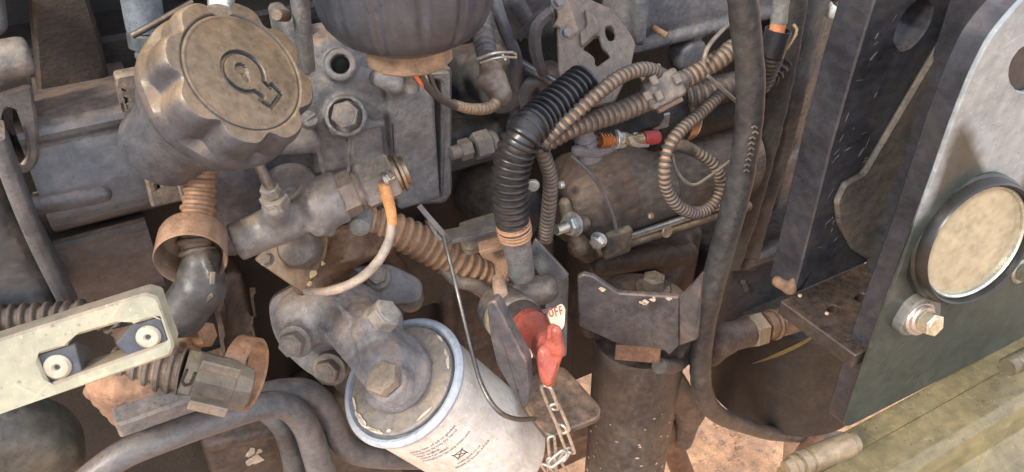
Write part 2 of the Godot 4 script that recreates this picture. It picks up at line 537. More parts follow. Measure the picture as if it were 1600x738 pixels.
func cast(s: Soup, ps: Array, cell: float):
	var lo := Vector3.INF; var hi := -Vector3.INF
	for o in ps:
		var q: Prim = o
		if q.cut: continue
		if q.t == 0:
			var r := Vector3.ONE * maxf(q.r1, q.r2)
			lo = lo.min(q.a - r).min(q.a + q.b - r); hi = hi.max(q.a + r).max(q.a + q.b + r)
		elif q.t == 1:
			var bt := q.inv.inverse()
			var ex := (bt.x.abs() * q.h.x + bt.y.abs() * q.h.y + bt.z.abs() * q.h.z) + Vector3.ONE * q.rr
			lo = lo.min(q.a - ex); hi = hi.max(q.a + ex)
		else:
			var ex2 := q.b.abs() * (q.bb + q.rr) + Vector3.ONE * (q.r1 + q.rr)
			lo = lo.min(q.a - ex2); hi = hi.max(q.a + ex2)
	lo -= Vector3.ONE * cell * 2.5; hi += Vector3.ONE * cell * 2.5
	const B := 5
	var nb := Vector3i(((hi - lo) / (cell * B)).ceil())
	var nx := nb.x * B + 1; var ny := nb.y * B + 1; var nz := nb.z * B + 1
	var val := PackedFloat32Array(); val.resize(nx * ny * nz); val.fill(9.0)
	var act := []
	var half := cell * B * 0.5
	for bx in nb.x:
		for by in nb.y:
			for bz in nb.z:
				var c := lo + Vector3(bx, by, bz) * cell * B + Vector3.ONE * half
				var dc := sdf(ps, c)
				if absf(dc) > half * 1.74 + 0.001: continue
				var near := []
				for q: Prim in ps:
					var e := prim_d(q, c)
					if q.cut:
						if e < half * 1.74 + q.k: near.push_back(q)
					elif e < half * 3.5 + q.k: near.push_back(q)
				act.push_back(Vector3i(bx, by, bz) * B)
				for i in B + 1:
					for j in B + 1:
						for k in B + 1:
							var id := ((bx * B + i) * ny + by * B + j) * nz + bz * B + k
							if val[id] > 8.0: val[id] = sdf(near, lo + Vector3(bx * B + i, by * B + j, bz * B + k) * cell)
	var vert := {}
	var pos := PackedVector3Array()
	var offs := PackedInt32Array()
	for m in 8: offs.push_back(((m & 1) * ny + ((m >> 1) & 1)) * nz + ((m >> 2) & 1))
	var eds := [[0, 1], [2, 3], [4, 5], [6, 7], [0, 2], [1, 3], [4, 6], [5, 7], [0, 4], [1, 5], [2, 6], [3, 7]]
	for a in act:
		for i in B:
			for j in B:
				for k in B:
					var ci := Vector3i(a.x + i, a.y + j, a.z + k)
					var id := (ci.x * ny + ci.y) * nz + ci.z
					var sg := 0
					for m in 8:
						if val[id + offs[m]] < 0.0: sg += 1
					if sg == 0 or sg == 8: continue
					var acc := Vector3.ZERO
					var cn := 0
					for e in eds:
						var v0 := val[id + offs[e[0]]]; var v1 := val[id + offs[e[1]]]
						if (v0 < 0.0) == (v1 < 0.0): continue
						var t := v0 / (v0 - v1)
						var c0 := Vector3(e[0] & 1, (e[0] >> 1) & 1, (e[0] >> 2) & 1)
						var c1 := Vector3(e[1] & 1, (e[1] >> 1) & 1, (e[1] >> 2) & 1)
						acc += c0.lerp(c1, t); cn += 1
					vert[id] = pos.size()
					pos.push_back(lo + (Vector3(ci) + acc / cn) * cell)
	var sx := ny * nz; var sy := nz; var sz := 1
	for id in vert:
		var v0 := val[id]
		for ax in 3:
			var st := sx if ax == 0 else (sy if ax == 1 else sz)
			var u := sy if ax == 0 else (sz if ax == 1 else sx)
			var w := sz if ax == 0 else (sx if ax == 1 else sy)
			var v1 := val[id + st]
			if (v0 < 0.0) == (v1 < 0.0): continue
			if not (vert.has(id - u) and vert.has(id - w) and vert.has(id - u - w)): continue
			var a := pos[vert[id - u - w]]; var b := pos[vert[id - w]]; var c := pos[vert[id]]; var d := pos[vert[id - u]]
			if v0 < 0.0: s.quad(a, b, c, d)
			else: s.quad(a, d, c, b)
# ---------------------------------------------------------------- small makers
func hose(called: String, label: String, category: String, pts: Array, rpx: Array, pitch: float, amp: float, sp: Dictionary, gw := 0.5, seg := 18, group := "") -> MeshInstance3D:
	var s := Soup.new()
	var p := W(pts)
	var rr := []
	for i in rpx.size():
		rr.push_back(rpx[i] * mpp(p[roundi(float(i) / maxi(1, rpx.size() - 1) * (p.size() - 1))]))
	tube(s, p, rr, seg, pitch, amp, gw)
	return one(s, called, label, category, sp, 50.0, group)

func bowl_ribs(th: float, i: int) -> float:
	if i < 3: return 1.0
	var f := fposmod(th / (TAU / 14.0), 1.0) - 0.5
	var g := clampf((i - 2) * 0.4, 0.0, 1.0)
	return 1.0 - 0.028 * exp(-pow(f / 0.1, 2.0)) * g + 0.012 * exp(-pow((absf(f) - 0.17) / 0.06, 2.0)) * g
func cap_lobes(th: float) -> float:
	var x := fposmod((th - 0.18) / (TAU / 8.0), 1.0) - 0.5
	return 1.0 - 0.15 * exp(-pow(x / 0.215, 2.0) * 1.2)

func cylf(x: float, y: float, c: float, ax: Vector3, h: float, rpx: float, rr := 0.003, k := 0.006, cut := false, ahead := 0.0) -> Prim:
	# a boss whose front centre is seen at pixel (x, y)
	var f := Q(x, y, c)
	return cyl(f - ax * (h - ahead), ax, h, rpx * mpp(f), rr, k, cut)
func extrude(s: Soup, prof: Array, x0: float, x1: float, yref: float):
	# a profile [y, c] read down pixel column xref, run along the engine from pixel column x0 to x1 (on row yref)
	var xr: float = prof[0][2]
	var po := PackedVector2Array()
	for q in prof:
		var v := Q(xr, q[0], q[1])
		po.push_back(Vector2(-q[1], v.y))
	var deep := 0.12
	po.push_back(Vector2(deep, po[po.size() - 1].y)); po.push_back(Vector2(deep, po[0].y))
	if area(po) < 0: po.reverse()
	var a := Q(x0, yref, 0.06); var b := Q(x1, yref, 0.06)
	var o := cam_pos + N * (-C0)
	var e0 := E.dot(a - cam_pos); var e1 := E.dot(b - cam_pos)
	var pts := []
	for k in 3:
		var v := o + E * lerpf(e0, e1, k / 2.0); v.y = 0.0
		pts.push_back(v)
	sweep(s, pts, po, -N, 0.05, true)
# ---------------------------------------------------------------- scene
var BLK := SP(Color(0.03, 0.031, 0.037), "plastic", 0.0, 0.3, 0.55)
var BLKD := SP(Color(0.035, 0.035, 0.04), "plastic", 0.2, 0.45, 0.6)
var RUB := SP(Color(0.026, 0.026, 0.03), "rubber", 0.02, 0.3, 0.6)
var RUBD := SP(Color(0.04, 0.038, 0.04), "rubber", 0.25, 0.45, 0.6)
var GREY := SP(Color(0.15, 0.148, 0.16), "cast", 0.02, 0.4, 0.75)
var GREYD := SP(Color(0.12, 0.115, 0.12), "cast", 0.2, 0.5, 0.7)
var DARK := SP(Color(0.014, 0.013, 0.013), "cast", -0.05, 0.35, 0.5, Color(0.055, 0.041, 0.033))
var PAINT := SP(Color(0.028, 0.03, 0.042), "paint", -0.05, 0.35, 0.45)
var PAINTB := SP(Color(0.028, 0.029, 0.038), "paint", -0.05, 0.4, 0.5, Color(0.12, 0.09, 0.075))
var ZINC := SP(Color(0.55, 0.55, 0.56), "zinc", -0.15, 0.3, 0.5)
var STEEL := SP(Color(0.30, 0.29, 0.29), "zinc", 0.1, 0.35, 0.6)
var TAN := SP(Color(0.2, 0.13, 0.085), "dusty", 0.3, 0.4, 0.5, CLAY)
var HOSE := SP(Color(0.05, 0.046, 0.048), "rubber", 0.05, 0.25, 0.4, Color(0.30, 0.205, 0.135))

func _ready():
	var cam := Camera3D.new()
	cam.name = "camera"
	add_child(cam)
	cam.transform = Transform3D(CB, cam_pos)
	cam.fov = rad_to_deg(2.0 * atan(369.0 / F))
	cam.near = 0.02; cam.far = 400.0
	cam.current = true
	var we := WorldEnvironment.new()
	we.name = "world_environment"
	var env := Environment.new()
	var sm := ProceduralSkyMaterial.new()
	sm.sky_top_color = Color(0.80, 0.83, 0.90); sm.sky_horizon_color = Color(0.93, 0.93, 0.94); sm.sky_curve = 0.25
	sm.ground_bottom_color = Color(0.40, 0.30, 0.23); sm.ground_horizon_color = Color(0.72, 0.66, 0.60)
	sm.sun_angle_max = 1.0
	var sky := Sky.new(); sky.sky_material = sm
	env.background_mode = Environment.BG_SKY
	env.sky = sky
	env.background_energy_multiplier = 1.0
	env.tonemap_mode = Environment.TONE_MAPPER_LINEAR
	env.tonemap_exposure = 3.05
	env.sdfgi_enabled = true; env.ssao_enabled = true; env.ssil_enabled = true
	we.environment = env
	add_child(we)
	var sun := DirectionalLight3D.new()
	sun.name = "sun"
	sun.light_energy = 0.44
	sun.light_angular_distance = 11.0
	sun.light_color = Color(1.0, 0.96, 0.9)
	sun.shadow_enabled = true
	add_child(sun)
	sun.look_at_from_position(Vector3(-0.5, 0.62, 0.62) * 20.0, Vector3.ZERO, U)

	n_big.seed = 3; n_big.frequency = 9.0; n_big.fractal_octaves = 3
	n_mid.seed = 4; n_mid.frequency = 38.0; n_mid.fractal_octaves = 3
	n_fine.seed = 5; n_fine.frequency = 130.0; n_fine.fractal_octaves = 2
	rng.seed = 7
	make_materials()
	for d in [BLK, BLKD]: pass
	ground()
	block()
	tower()
	left_side()
	filler_cap()
	pump()
	fuel_bowl()
	tee_pipe()
	lower_left()
	oil_filter()
	starter()
	upper_middle()
	hoses()
	isolator()
	post_and_floor()
	clutter()

func struct_(o: MeshInstance3D):
	o.set_meta("kind", "structure")
	for k in ["label", "category"]:
		if o.has_meta(k): o.remove_meta(k)

func ground():
	var s := Soup.new()
	var c := Vector3(0.5, 0, -1.6)
	var n := 70
	var hs := []
	for i in n + 1:
		var row := []
		for j in n + 1:
			var x := c.x + (i - n / 2) * 0.05; var z := c.z + (j - n / 2) * 0.05
			if i == 0 or i == n: x = c.x + signf(i - 1) * 90.0
			if j == 0 or j == n: z = c.z + signf(j - 1) * 90.0
			row.push_back(Vector3(x, 0.012 * n_big.get_noise_3d(x * 0.6, 0, z * 0.6) + 0.006 * n_mid.get_noise_3d(x * 0.5, 0, z * 0.5) - 0.01, z))
		hs.push_back(row)
	for i in n:
		for j in n: s.quad(hs[i][j], hs[i][j + 1], hs[i + 1][j + 1], hs[i + 1][j])
	var g := one(s, "ground", "", "", SP(Color(0.46, 0.24, 0.13), "dusty", 0.3, 0.0, 0.5, Color(0.6, 0.36, 0.22)), 60.0, "", 0.0)
	struct_(g)
	var p := Soup.new()
	for k in 170:
		var q := on_plane(rng.randf_range(1000, 1340), rng.randf_range(600, 760), Vector3.ZERO, U)
		var r := rng.randf_range(0.0015, 0.006) * (1.6 if rng.randf() < 0.1 else 1.0)
		lathe(p, q - U * r * 0.4, U + Vector3(rng.randf() - 0.5, 0, rng.randf() - 0.5) * 0.6, [[0, 0], [r * 0.25, r * 0.85], [r * 0.7, r], [r * 1.1, r * 0.6], [r * 1.25, 0]], 7)
	var pe := one(p, "pebbles", "small brown pebbles scattered on the orange dirt ground", "pebbles", SP(Color(0.28, 0.15, 0.09), "dusty", 0.2, 0.2, 0.8, Color(0.5, 0.36, 0.27)), 60.0, "", 0.0)
	pe.set_meta("kind", "stuff")

func er(x0: float, y0: float, x1: float, y1: float) -> Array:
	return [x0, y0, x1, y0, x1, y1, x0, y1]
func slab(s: Soup, xe0: float, xe1: float, ytop: float, ybot: float, xref: float, c: float, depth: float, bev := 0.004):
	# an upright slab in the engine frame between two pixel columns (on row 369) and two heights (on column xref)
	var a := Q(xe0, 369, c); var b := Q(xe1, 369, c)
	var t := Q(xref, ytop, c); var d := Q(xref, ybot, c)
	var e0 := E.dot(a); var e1 := E.dot(b)
	var m := E * (e0 + e1) * 0.5 + U * (t.y + d.y) * 0.5 + N * (N.dot(a) - depth * 0.5)
	box(s, m, EB, Vector3((e1 - e0) * 0.5, (t.y - d.y) * 0.5, depth * 0.5), bev)

func block():
	# the dark engine block that everything is bolted to
	var at := Q(400, 738, -0.1)
	var o := T("engine_block", "dark dusty engine block behind the filter and the pump", "engine block", Vector3(at.x, 0.4, at.z))
	var s := Soup.new()
	slab(s, -420, 905, -60, 668, 870, -0.06, 0.30)
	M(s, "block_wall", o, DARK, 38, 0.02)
	s = Soup.new()
	slab(s, -420, 1330, -420, -60, 700, -0.13, 0.25)
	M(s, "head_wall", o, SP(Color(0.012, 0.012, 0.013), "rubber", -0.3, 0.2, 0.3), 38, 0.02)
	# ribs and machined pads on the wall
	s = Soup.new()
	cast(s, [ebox(690, 430, 860, 640, -0.035, 0.06, 0.01), ebox(560, 395, 700, 470, -0.04, 0.05, 0.006), capx(700, 470, -0.035, 10, 705, 640, -0.035, 10), capx(690, 560, -0.03, 8, 860, 500, -0.03, 8)], 0.004)
	M(s, "side_casting", o, SP(Color(0.04, 0.033, 0.03), "cast", 0.1, 0.5, 0.7, Color(0.16, 0.095, 0.06)))
	s = Soup.new()
	cast(s, [ebox(325, 440, 432, 640, -0.02, 0.06, 0.006), capx(345, 470, -0.015, 6, 352, 640, -0.015, 6), capx(395, 450, -0.01, 5, 400, 620, -0.01, 5)], 0.005)
	M(s, "ribbed_panel", o, SP(Color(0.045, 0.035, 0.03), "cast", 0.15, 0.5, 0.7, Color(0.17, 0.1, 0.065)))
	# round dark dome behind the black ribbed hose
	s = Soup.new()
	cast(s, [cyl(Q(748, 285, -0.08), N, 0.1, 62 * mpp(Q(748, 285, 0)), 0.025, 0.01), cyl(Q(748, 285, -0.05), N, 0.09, 26 * mpp(Q(748, 285, 0)), 0.012, 0.02), ebox(690, 215, 790, 250, -0.0, 0.06, 0.008)], 0.005)
	M(s, "round_cover", o, SP(Color(0.045, 0.047, 0.055), "cast", 0.0, 0.4, 0.6), 60)
	# the flywheel housing to the right
	at = Q(1080, 500, -0.14)
	o = T("flywheel_housing", "dark flywheel housing standing behind the starter motor", "housing", Vector3(at.x, 0.5, at.z))
	s = Soup.new()
	slab(s, 850, 1420, -80, 520, 1080, -0.12, 0.12)
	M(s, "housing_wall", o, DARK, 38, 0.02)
	s = Soup.new()
	cast(s, [ebox(925, 420, 1085, 470, 0.0, 0.14, 0.012), capx(940, 415, 0.01, 16, 1070, 395, 0.01, 20), cyl(Q(1022, 445, -0.02), U, 0.03, 0.034, 0.006, 0.012)], 0.005)
	M(s, "bolt_pad", o, SP(Color(0.045, 0.036, 0.032), "cast", 0.1, 0.5, 0.7, Color(0.17, 0.105, 0.07)))
	s = Soup.new()
	bolt(s, Q(1020, 446, 0.02), U, 17 * mpp(Q(1020, 440, 0.02)), 0.017, 1.5)
	M(s, "bolt", o, SP(Color(0.06, 0.045, 0.038), "cast", 0.2, 0.4, 0.6, Color(0.2, 0.125, 0.08)), 30)
	# pale grey gearbox casting at the top
	s = Soup.new()
	cast(s, [ebox(985, -110, 1260, 4, -0.03, 0.12, 0.014), capx(1000, -30, -0.02, 16, 1000, 62, -0.02, 10), capx(988, 76, -0.034, 10, 1240, 10, -0.034, 10), cyl(Q(1062, 78, -0.06), N, 0.03, 0.022, 0.004)], 0.005)
	at = Q(1070, 110, -0.05)
	o = T("gearbox_casting", "smooth blue grey casting at the top above the tan ribbed hoses", "casting", at)
	M(s, "casting_body", o, SP(Color(0.13, 0.13, 0.15), "cast", 0.0, 0.25, 0.6), 60)
	s = Soup.new()
	tube(s, W([[1020, 43, -0.03], [1042, 56, -0.015]]), [5 * mpp(Q(1030, 50, -0.02))], 12)
	M(s, "dowel_pin", o, TAN)
	# unseen panel added over the bay to shade its recesses
	s = Soup.new()
	var cpos := Q(700, -60, -0.13)
	box(s, Vector3(cpos.x, cpos.y + 0.22, cpos.z) - N * 0.12, EB, Vector3(1.2, 0.01, 0.27), 0.003)
	one(s, "added_shade_panel", "unseen dark panel added above the engine bay to shade it", "added_shade_panel", SP(Color(0.1, 0.09, 0.03), "paint", 0, 0.3, 0.4), 38, "", 0.05)

func tower():
	# loader tower of thick black plates at the right, with the round gauge
	var pf := Q(1318, 672, 0.37)
	var b0 := pf.y
	var o := T("loader_tower", "black steel loader tower of thick scratched plates at the right", "loader tower", pf)
	var s := Soup.new()
	var th := 0.022
	plate(s, [1318, 672, 1373, 508, 1428, 368, 1490, 190, 1520, 115, 1548, 60, 1575, 26, 1610, -12, 1700, -60, 1760, -60, 1760, 447, 1600, 527], pf + N * 0.003, N, 0.004, 0.001, 0.012, [oval(1604, 108, 26, 37, 0.25)], 0.002, 0.012)
	# the colour is pale over the upper part, dark below the gauge
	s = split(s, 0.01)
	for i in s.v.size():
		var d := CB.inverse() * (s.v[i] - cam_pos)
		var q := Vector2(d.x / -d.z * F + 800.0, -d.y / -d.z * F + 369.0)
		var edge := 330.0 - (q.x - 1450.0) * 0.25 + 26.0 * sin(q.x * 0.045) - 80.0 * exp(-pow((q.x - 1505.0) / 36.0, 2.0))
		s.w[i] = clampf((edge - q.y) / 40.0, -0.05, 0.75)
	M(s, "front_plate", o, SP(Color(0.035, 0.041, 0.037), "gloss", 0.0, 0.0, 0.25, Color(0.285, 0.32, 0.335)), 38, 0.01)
	s = Soup.new()
	plate(s, [1318, 672, 1373, 508, 1428, 368, 1490, 190, 1520, 115, 1548, 60, 1575, 26, 1610, -12, 1700, -60, 1759, -60, 1759, 447, 1600, 527], pf - N * 0.001, N, th, 0.0015, 0.012)
	M(s, "plate_core", o, PAINTB)
	# back plate: its left edge is straight behind the front plate's left edge
	var pb := on_plane(1240, 460, pf, E)
	var s2 := Soup.new()
	plate(s2, [1240, 460, 1270, 346, 1296, 240, 1336, 100, 1367, 0, 1398, -100, 1720, -200, 1720, 255, 1420, 383], pb, N, 0.032, 0.0015, 0.0, [oval(1428, 38, 21, 46, 0.55)], 0.002, 0.012)
	M(s2, "back_plate", o, PAINTB)
	var cb := off(pb)
	s2 = Soup.new()
	var cm := cb + 0.007
	var pm := Q(1380, 300, cm)
	plate(s2, [1640, -120, 1532, -4, 1476, 62, 1352, 272, 1322, 288, 1308, 318, 1312, 352, 1334, 392, 1366, 412, 1440, 440, 1640, 160], pm, N, 0.0065, 0.0025, 0.004)
	M(s2, "lift_arm", o, SP(Color(0.085, 0.077, 0.075), "paint", -0.02, 0.35, 0.5, Color(0.13, 0.1, 0.08)))
	# side web that ties front and back plates behind the front plate's edge
	s2 = Soup.new()
	var ef := E.dot(pf)
	var wp := pf + E * 0.05
	var d := 0.37 - cb
	box(s2, pf + E * 0.10 + N * (-d * 0.5 - 0.012) + U * 0.45, EB, Vector3(0.008, 0.42, d * 0.5 - 0.016), 0.001)
	M(s2, "side_web", o, PAINTB, 38, 0.03)
	# shelf gusset at the foot of the recess
	s2 = Soup.new()
	plate(s2, [1219, 470, 1376, 400, 1480, 480, 1337, 556], on_plane(1240, 460, pf, E), U, 0.016, 0.0012, 0.002, [oval(1303, 483, 10, 7), oval(1346, 465, 10, 7)], 0.0)
	M(s2, "shelf_gusset", o, SP(Color(0.03, 0.026, 0.026), "paint", 0.05, 0.35, 0.5, Color(0.10, 0.066, 0.048)))
	s2 = Soup.new()
	var ml := on_plane(1236, 452, pb - N * 0.004, N)
	cast(s2, [cap(ml - N * 0.003, ml - N * 0.016 - U * 0.002, 0.0055, 0.006, 0.004), cap(ml, ml + U * 0.01, 0.005, 0.003, 0.006)], 0.0018)
	M(s2, "mud_lump", o, SP(Color(0.13, 0.08, 0.055), "dusty", 0.2, 0.3, 0.8, Color(0.22, 0.13, 0.08)), 60)
	for q in [[1262, 467], [1304, 495]]:
		s2 = Soup.new()
		var pp := on_plane(q[0] - 12, q[1] - 4, pb, U)
		disc(s2, pp, U, 3.2 * mpp(pp), 0.0015, 0.0005, 12)
		M(s2, "mud_spot", o, SP(Color(0.4, 0.28, 0.19), "dusty", 0.4, 0, 0.3, Color(0.45, 0.32, 0.22)))
	# scratches down to bare paint on the plates
	for k in 48:
		s2 = Soup.new()
		var sx := 0.0; var sy := 0.0
		var sp0 := pb; var sn := N
		if k < 30:
			sy = rng.randf_range(10, 400); sx = 1365 - sy * 0.25 + rng.randf_range(0, 70); sp0 = pb + N * 0.0005
		else:
			sy = rng.randf_range(420, 620); sx = rng.randf_range(1350 + (600 - sy) * 0.35, 1560 - (sy - 420) * 0.6); sp0 = pf + N * 0.0035
		var sc := on_plane(sx, sy, sp0, sn)
		var ang := rng.randf_range(-0.3, 1.5)
		var ln := rng.randf_range(0.0008, 0.006); var wd := rng.randf_range(0.0002, 0.0006) * (2.0 if rng.randf() < 0.15 else 1.0)
		if ln < 0.005: wd *= 2.0
		var po := PackedVector2Array([Vector2(-ln, 0), Vector2(-ln * 0.3, -wd), Vector2(ln * 0.5, -wd * 0.7), Vector2(ln, wd * 0.4), Vector2(ln * 0.1, wd)])
		for i in po.size(): po[i] = po[i].rotated(ang)
		prism(s2, po, sc, EB, 0.0004, 0.00002)
		M(s2, "scratch", o, SP(Color(0.05, 0.05, 0.055).lerp(Color(0.11, 0.10, 0.095), rng.randf() * rng.randf()), "cast", 0, 0, 0.3), 38, 0)
	# bolted lug under the gauge
	s2 = Soup.new()
	plate(s2, [1430, 476, 1458, 462, 1474, 470, 1470, 500, 1440, 524, 1412, 527, 1406, 515], pf + N * 0.012, N, 0.0115, 0.0015, 0.012)
	M(s2, "lug", o, SP(Color(0.14, 0.14, 0.14), "gloss", 0, 0.2, 0.5))
	s2 = Soup.new()
	var nb := V(0.33, -0.3, 0.86)
	var bp := Q(1437, 497, 0.384)
	ring(s2, bp - nb * 0.001, nb, 29 * mpp(bp), 8 * mpp(bp), 0.004)
	ring(s2, bp + nb * 0.003, nb, 24 * mpp(bp), 8 * mpp(bp), 0.003)
	M(s2, "washer", o, SP(Color(0.5, 0.47, 0.45), "zinc", 0.1, 0.1, 0.8, Color(0.38, 0.22, 0.16)))
	s2 = Soup.new()
	bolt(s2, bp + nb * 0.006, nb, 19 * mpp(bp), 0.013, 0.0, 0.6)
	M(s2, "bolt", o, SP(Color(0.62, 0.55, 0.43), "zinc", -0.1, 0.2, 0.4), 30)
	s2 = Soup.new()
	bp = Q(1594, 424, 0.384)
	ring(s2, bp - nb * 0.001, nb, 20 * mpp(bp), 6 * mpp(bp), 0.004)
	bolt(s2, bp + nb * 0.003, nb, 15 * mpp(bp), 0.011, 0.0, 0.6)
	M(s2, "bolt", o, SP(Color(0.35, 0.33, 0.28), "zinc", 0, 0.2, 0.5), 30)
	# gauge
	var ga := V(0.31, -0.40, 0.86)
	var gc := Q(1522, 379, 0.388)
	var m := mpp(gc)
	var g := T("round_gauge", "round gauge with a black rubber ring and clouded cream glass", "gauge", gc - ga * 0.02)
	s = Soup.new()
	lathe(s, gc - ga * 0.022, ga, [[0, 0], [0, 104 * m], [0.007, 106 * m], [0.009, 110 * m], [0.014, 112 * m], [0.018, 111 * m], [0.02, 107 * m], [0.023, 106.5 * m], [0.028, 104 * m], [0.03, 101 * m], [0.029, 98.5 * m], [0.024, 97 * m], [0.018, 96 * m], [0.014, 0]], 72)
	M(s, "rubber_ring", g, SP(Color(0.018, 0.017, 0.017), "gloss", -0.15, 0.2, 0.3), 30)
	s = Soup.new()
	ring(s, gc - ga * 0.005, ga, 97 * m, 91 * m, 0.008, 0.0015, 64)
	M(s, "bezel", g, SP(Color(0.5, 0.5, 0.47), "zinc", -0.2, 0, 0.3), 40)
	s = Soup.new()
	lathe(s, gc - ga * 0.004, ga, [[0, 0], [0, 92 * m], [0.003, 92 * m], [0.0036, 78 * m], [0.0042, 60 * m], [0.0046, 40 * m], [0.0049, 20 * m], [0.005, 0]], 64)
	M(s, "clouded_glass", g, SP(Color(0.205, 0.17, 0.12), "glass", -0.3, 0.0, 0.0, Color(0.31, 0.255, 0.175)), 60, 0.004)
func left_side():
	var o := T("valve_cover", "dusty black ribbed valve cover at the left edge beside the filler cap", "valve cover", Q(150, 350, 0.0))
	var s := Soup.new()
	extrude(s, [[124, -0.03, 150], [132, -0.005], [146, 0.025], [160, 0.046], [172, 0.058], [184, 0.064], [194, 0.066], [202, 0.0655], [208, 0.064], [214, 0.064], [224, 0.066], [260, 0.072], [286, 0.077], [326, 0.080], [338, 0.078], [345, 0.071], [348, 0.05]], 38, 242, 240)
	extrude(s, [[350, 0.02, 150], [353, 0.045], [359, 0.056], [366, 0.060], [376, 0.060], [381, 0.056], [386, 0.055], [440, 0.044], [470, 0.034], [478, 0.0]], 60, 244, 400)
	M(s, "cover_body", o, SP(Color(0.078, 0.079, 0.09), "plastic", -0.16, 0.62, 0.5, Color(0.25, 0.175, 0.125)), 32, 0.008)
	s = Soup.new()
	cast(s, [capx(44, 322, 0.074, 18, 160, 302, 0.076, 15, 0.006), capx(98, 386, 0.053, 8, 205, 352, 0.055, 6, 0.006)], 0.0025)
	M(s, "rib", o, SP(Color(0.075, 0.076, 0.088), "plastic", -0.12, 0.62, 0.5, Color(0.25, 0.175, 0.125)), 60)
	s = Soup.new()
	for q in [[-8, 205, 46, 345, 113, 484, 0.09, 12]]:
		var w0 := W([[q[0], q[1], q[6]], [q[2], q[3], q[6]], [q[4], q[5], q[6] - 0.02]])
		sweep(s, w0, rect2(0.018, q[7] * mpp(w0[1]), 0.005), N)
	M(s, "flange", o, SP(Color(0.085, 0.085, 0.093), "plastic", 0.0, 0.5, 0.5, Color(0.25, 0.175, 0.125)), 50)
	s = Soup.new()
	plate(s, [-10, 150, 50, 130, 58, 190, 62, 250, 46, 276, 4, 270], Q(20, 210, 0.07), N, 0.05, 0.002, 0.006, [[0, 178, 22, 165, 40, 215, 44, 245, 28, 262, 12, 240]], 0.004)
	M(s, "clamp_plate", o, SP(Color(0.09, 0.088, 0.09), "plastic", 0.05, 0.5, 0.5, Color(0.25, 0.175, 0.125)))
	# end flange with two triangular pockets
	s = Soup.new()
	plate(s, [178, 119, 236, 108, 250, 150, 240, 190, 250, 255, 300, 262, 306, 308, 290, 315, 237, 327, 222, 262, 208, 205, 196, 182], Q(220, 220, 0.092), N, 0.012, 0.002, 0.003, [[187, 137, 199, 146, 200, 160, 196, 176], [237, 255, 252, 268, 250, 306, 247, 300]], 0.002)
	M(s, "end_flange", o, SP(Color(0.09, 0.08, 0.08), "cast", 0.25, 0.4, 0.6))
	s = Soup.new()
	box(s, Q(283, 290, 0.09), EB, Vector3(0.003, 0.011, 0.01), 0.001)
	bolt(s, Q(289, 286, 0.09), V(0.7, 0.2, 0.7), 11 * mpp(Q(289, 286, 0.09)), 0.008, 1.3)
	M(s, "bolt", o, GREYD, 30)
	# lower casing with dark face
	o = T("front_cover", "black front cover with pale scuffs below the left edge of the valve cover", "cover", Q(30, 470, 0.0))
	s = Soup.new()
	plate(s, [-120, 226, -20, 222, 10, 296, 31, 350, 66, 416, 97, 484, 80, 500, -120, 500], Q(20, 380, 0.082), (N + U * 0.1).normalized(), 0.08, 0.008, 0.006)
	M(s, "casing", o, SP(Color(0.05, 0.052, 0.06), "plastic", -0.05, 0.35, 0.6), 60)
	# block with round boss at the top left
	o = T("hose_union", "grey pipe union with a rounded end at the upper left corner", "pipe union", Q(20, 130, 0.06))
	s = Soup.new()
	var uq := Q(48, 86, 0.07)
	cast(s, [cyl(uq - E * 0.1, E, 0.1, 31 * mpp(uq), 0.004, 0.003), ebox(-60, 0, 20, 60, 0.02, 0.08, 0.01), capx(-10, 130, 0.05, 14, 40, 175, 0.06, 9, 0.012)], 0.003)
	M(s, "union_body", o, SP(Color(0.12, 0.115, 0.115), "cast", 0.1, 0.4, 0.6), 60)
	# dark shroud behind
	o = T("fan_shroud", "dark brown upright shroud panel behind the valve cover", "shroud", Q(120, 170, -0.02))
	s = Soup.new()
	plate(s, [46, -30, 130, -30, 158, 60, 172, 128, 140, 150, 60, 175], Q(110, 60, -0.03), N, 0.05, 0.003, 0.008)
	M(s, "panel", o, SP(Color(0.032, 0.022, 0.017), "cast", 0.1, 0.2, 0.7, Color(0.07, 0.042, 0.03)), 60)
	# breather elbow
	var pb := Q(228, 60, 0.02)
	o = T("breather_hose", "blue grey breather hose with ring clamp behind the filler cap", "hose", Q(235, 110, 0.02))
	s = Soup.new()
	tube(s, W([[214, -40, 0.02], [222, 10, 0.02], [228, 45, 0.02]]), [30 * mpp(pb), 29 * mpp(pb)], 24)
	M(s, "upper_sleeve", o, SP(Color(0.12, 0.14, 0.17), "rubber", -0.1, 0.3, 0.5))
	s = Soup.new()
	tube(s, W([[229, 48, 0.02], [236, 80, 0.02], [244, 120, 0.02]]), [23 * mpp(pb)], 24, 0.0085, 0.001, 0.1)
	M(s, "ribbed_neck", o, SP(Color(0.10, 0.115, 0.14), "rubber", -0.1, 0.3, 0.5))
	s = Soup.new()
	ring(s, pb - Vector3(0, 0.006, 0), (W([[214, -40, 0.02]])[0] - pb).normalized(), 29 * mpp(pb), 20 * mpp(pb), 0.012)
	M(s, "clamp", o, SP(Color(0.08, 0.09, 0.1), "plastic", 0, 0.3, 0.4))
	hose("dipstick_rod", "thin dusty rod leaning against the top of the filler cap", "rod", [[206, 56, 0.1], [250, 32, 0.1], [300, 4, 0.09]], [5.5, 5.5], 0, 0, SP(Color(0.16, 0.13, 0.11), "zinc", 0.3, 0.3, 0.5), 0, 12)

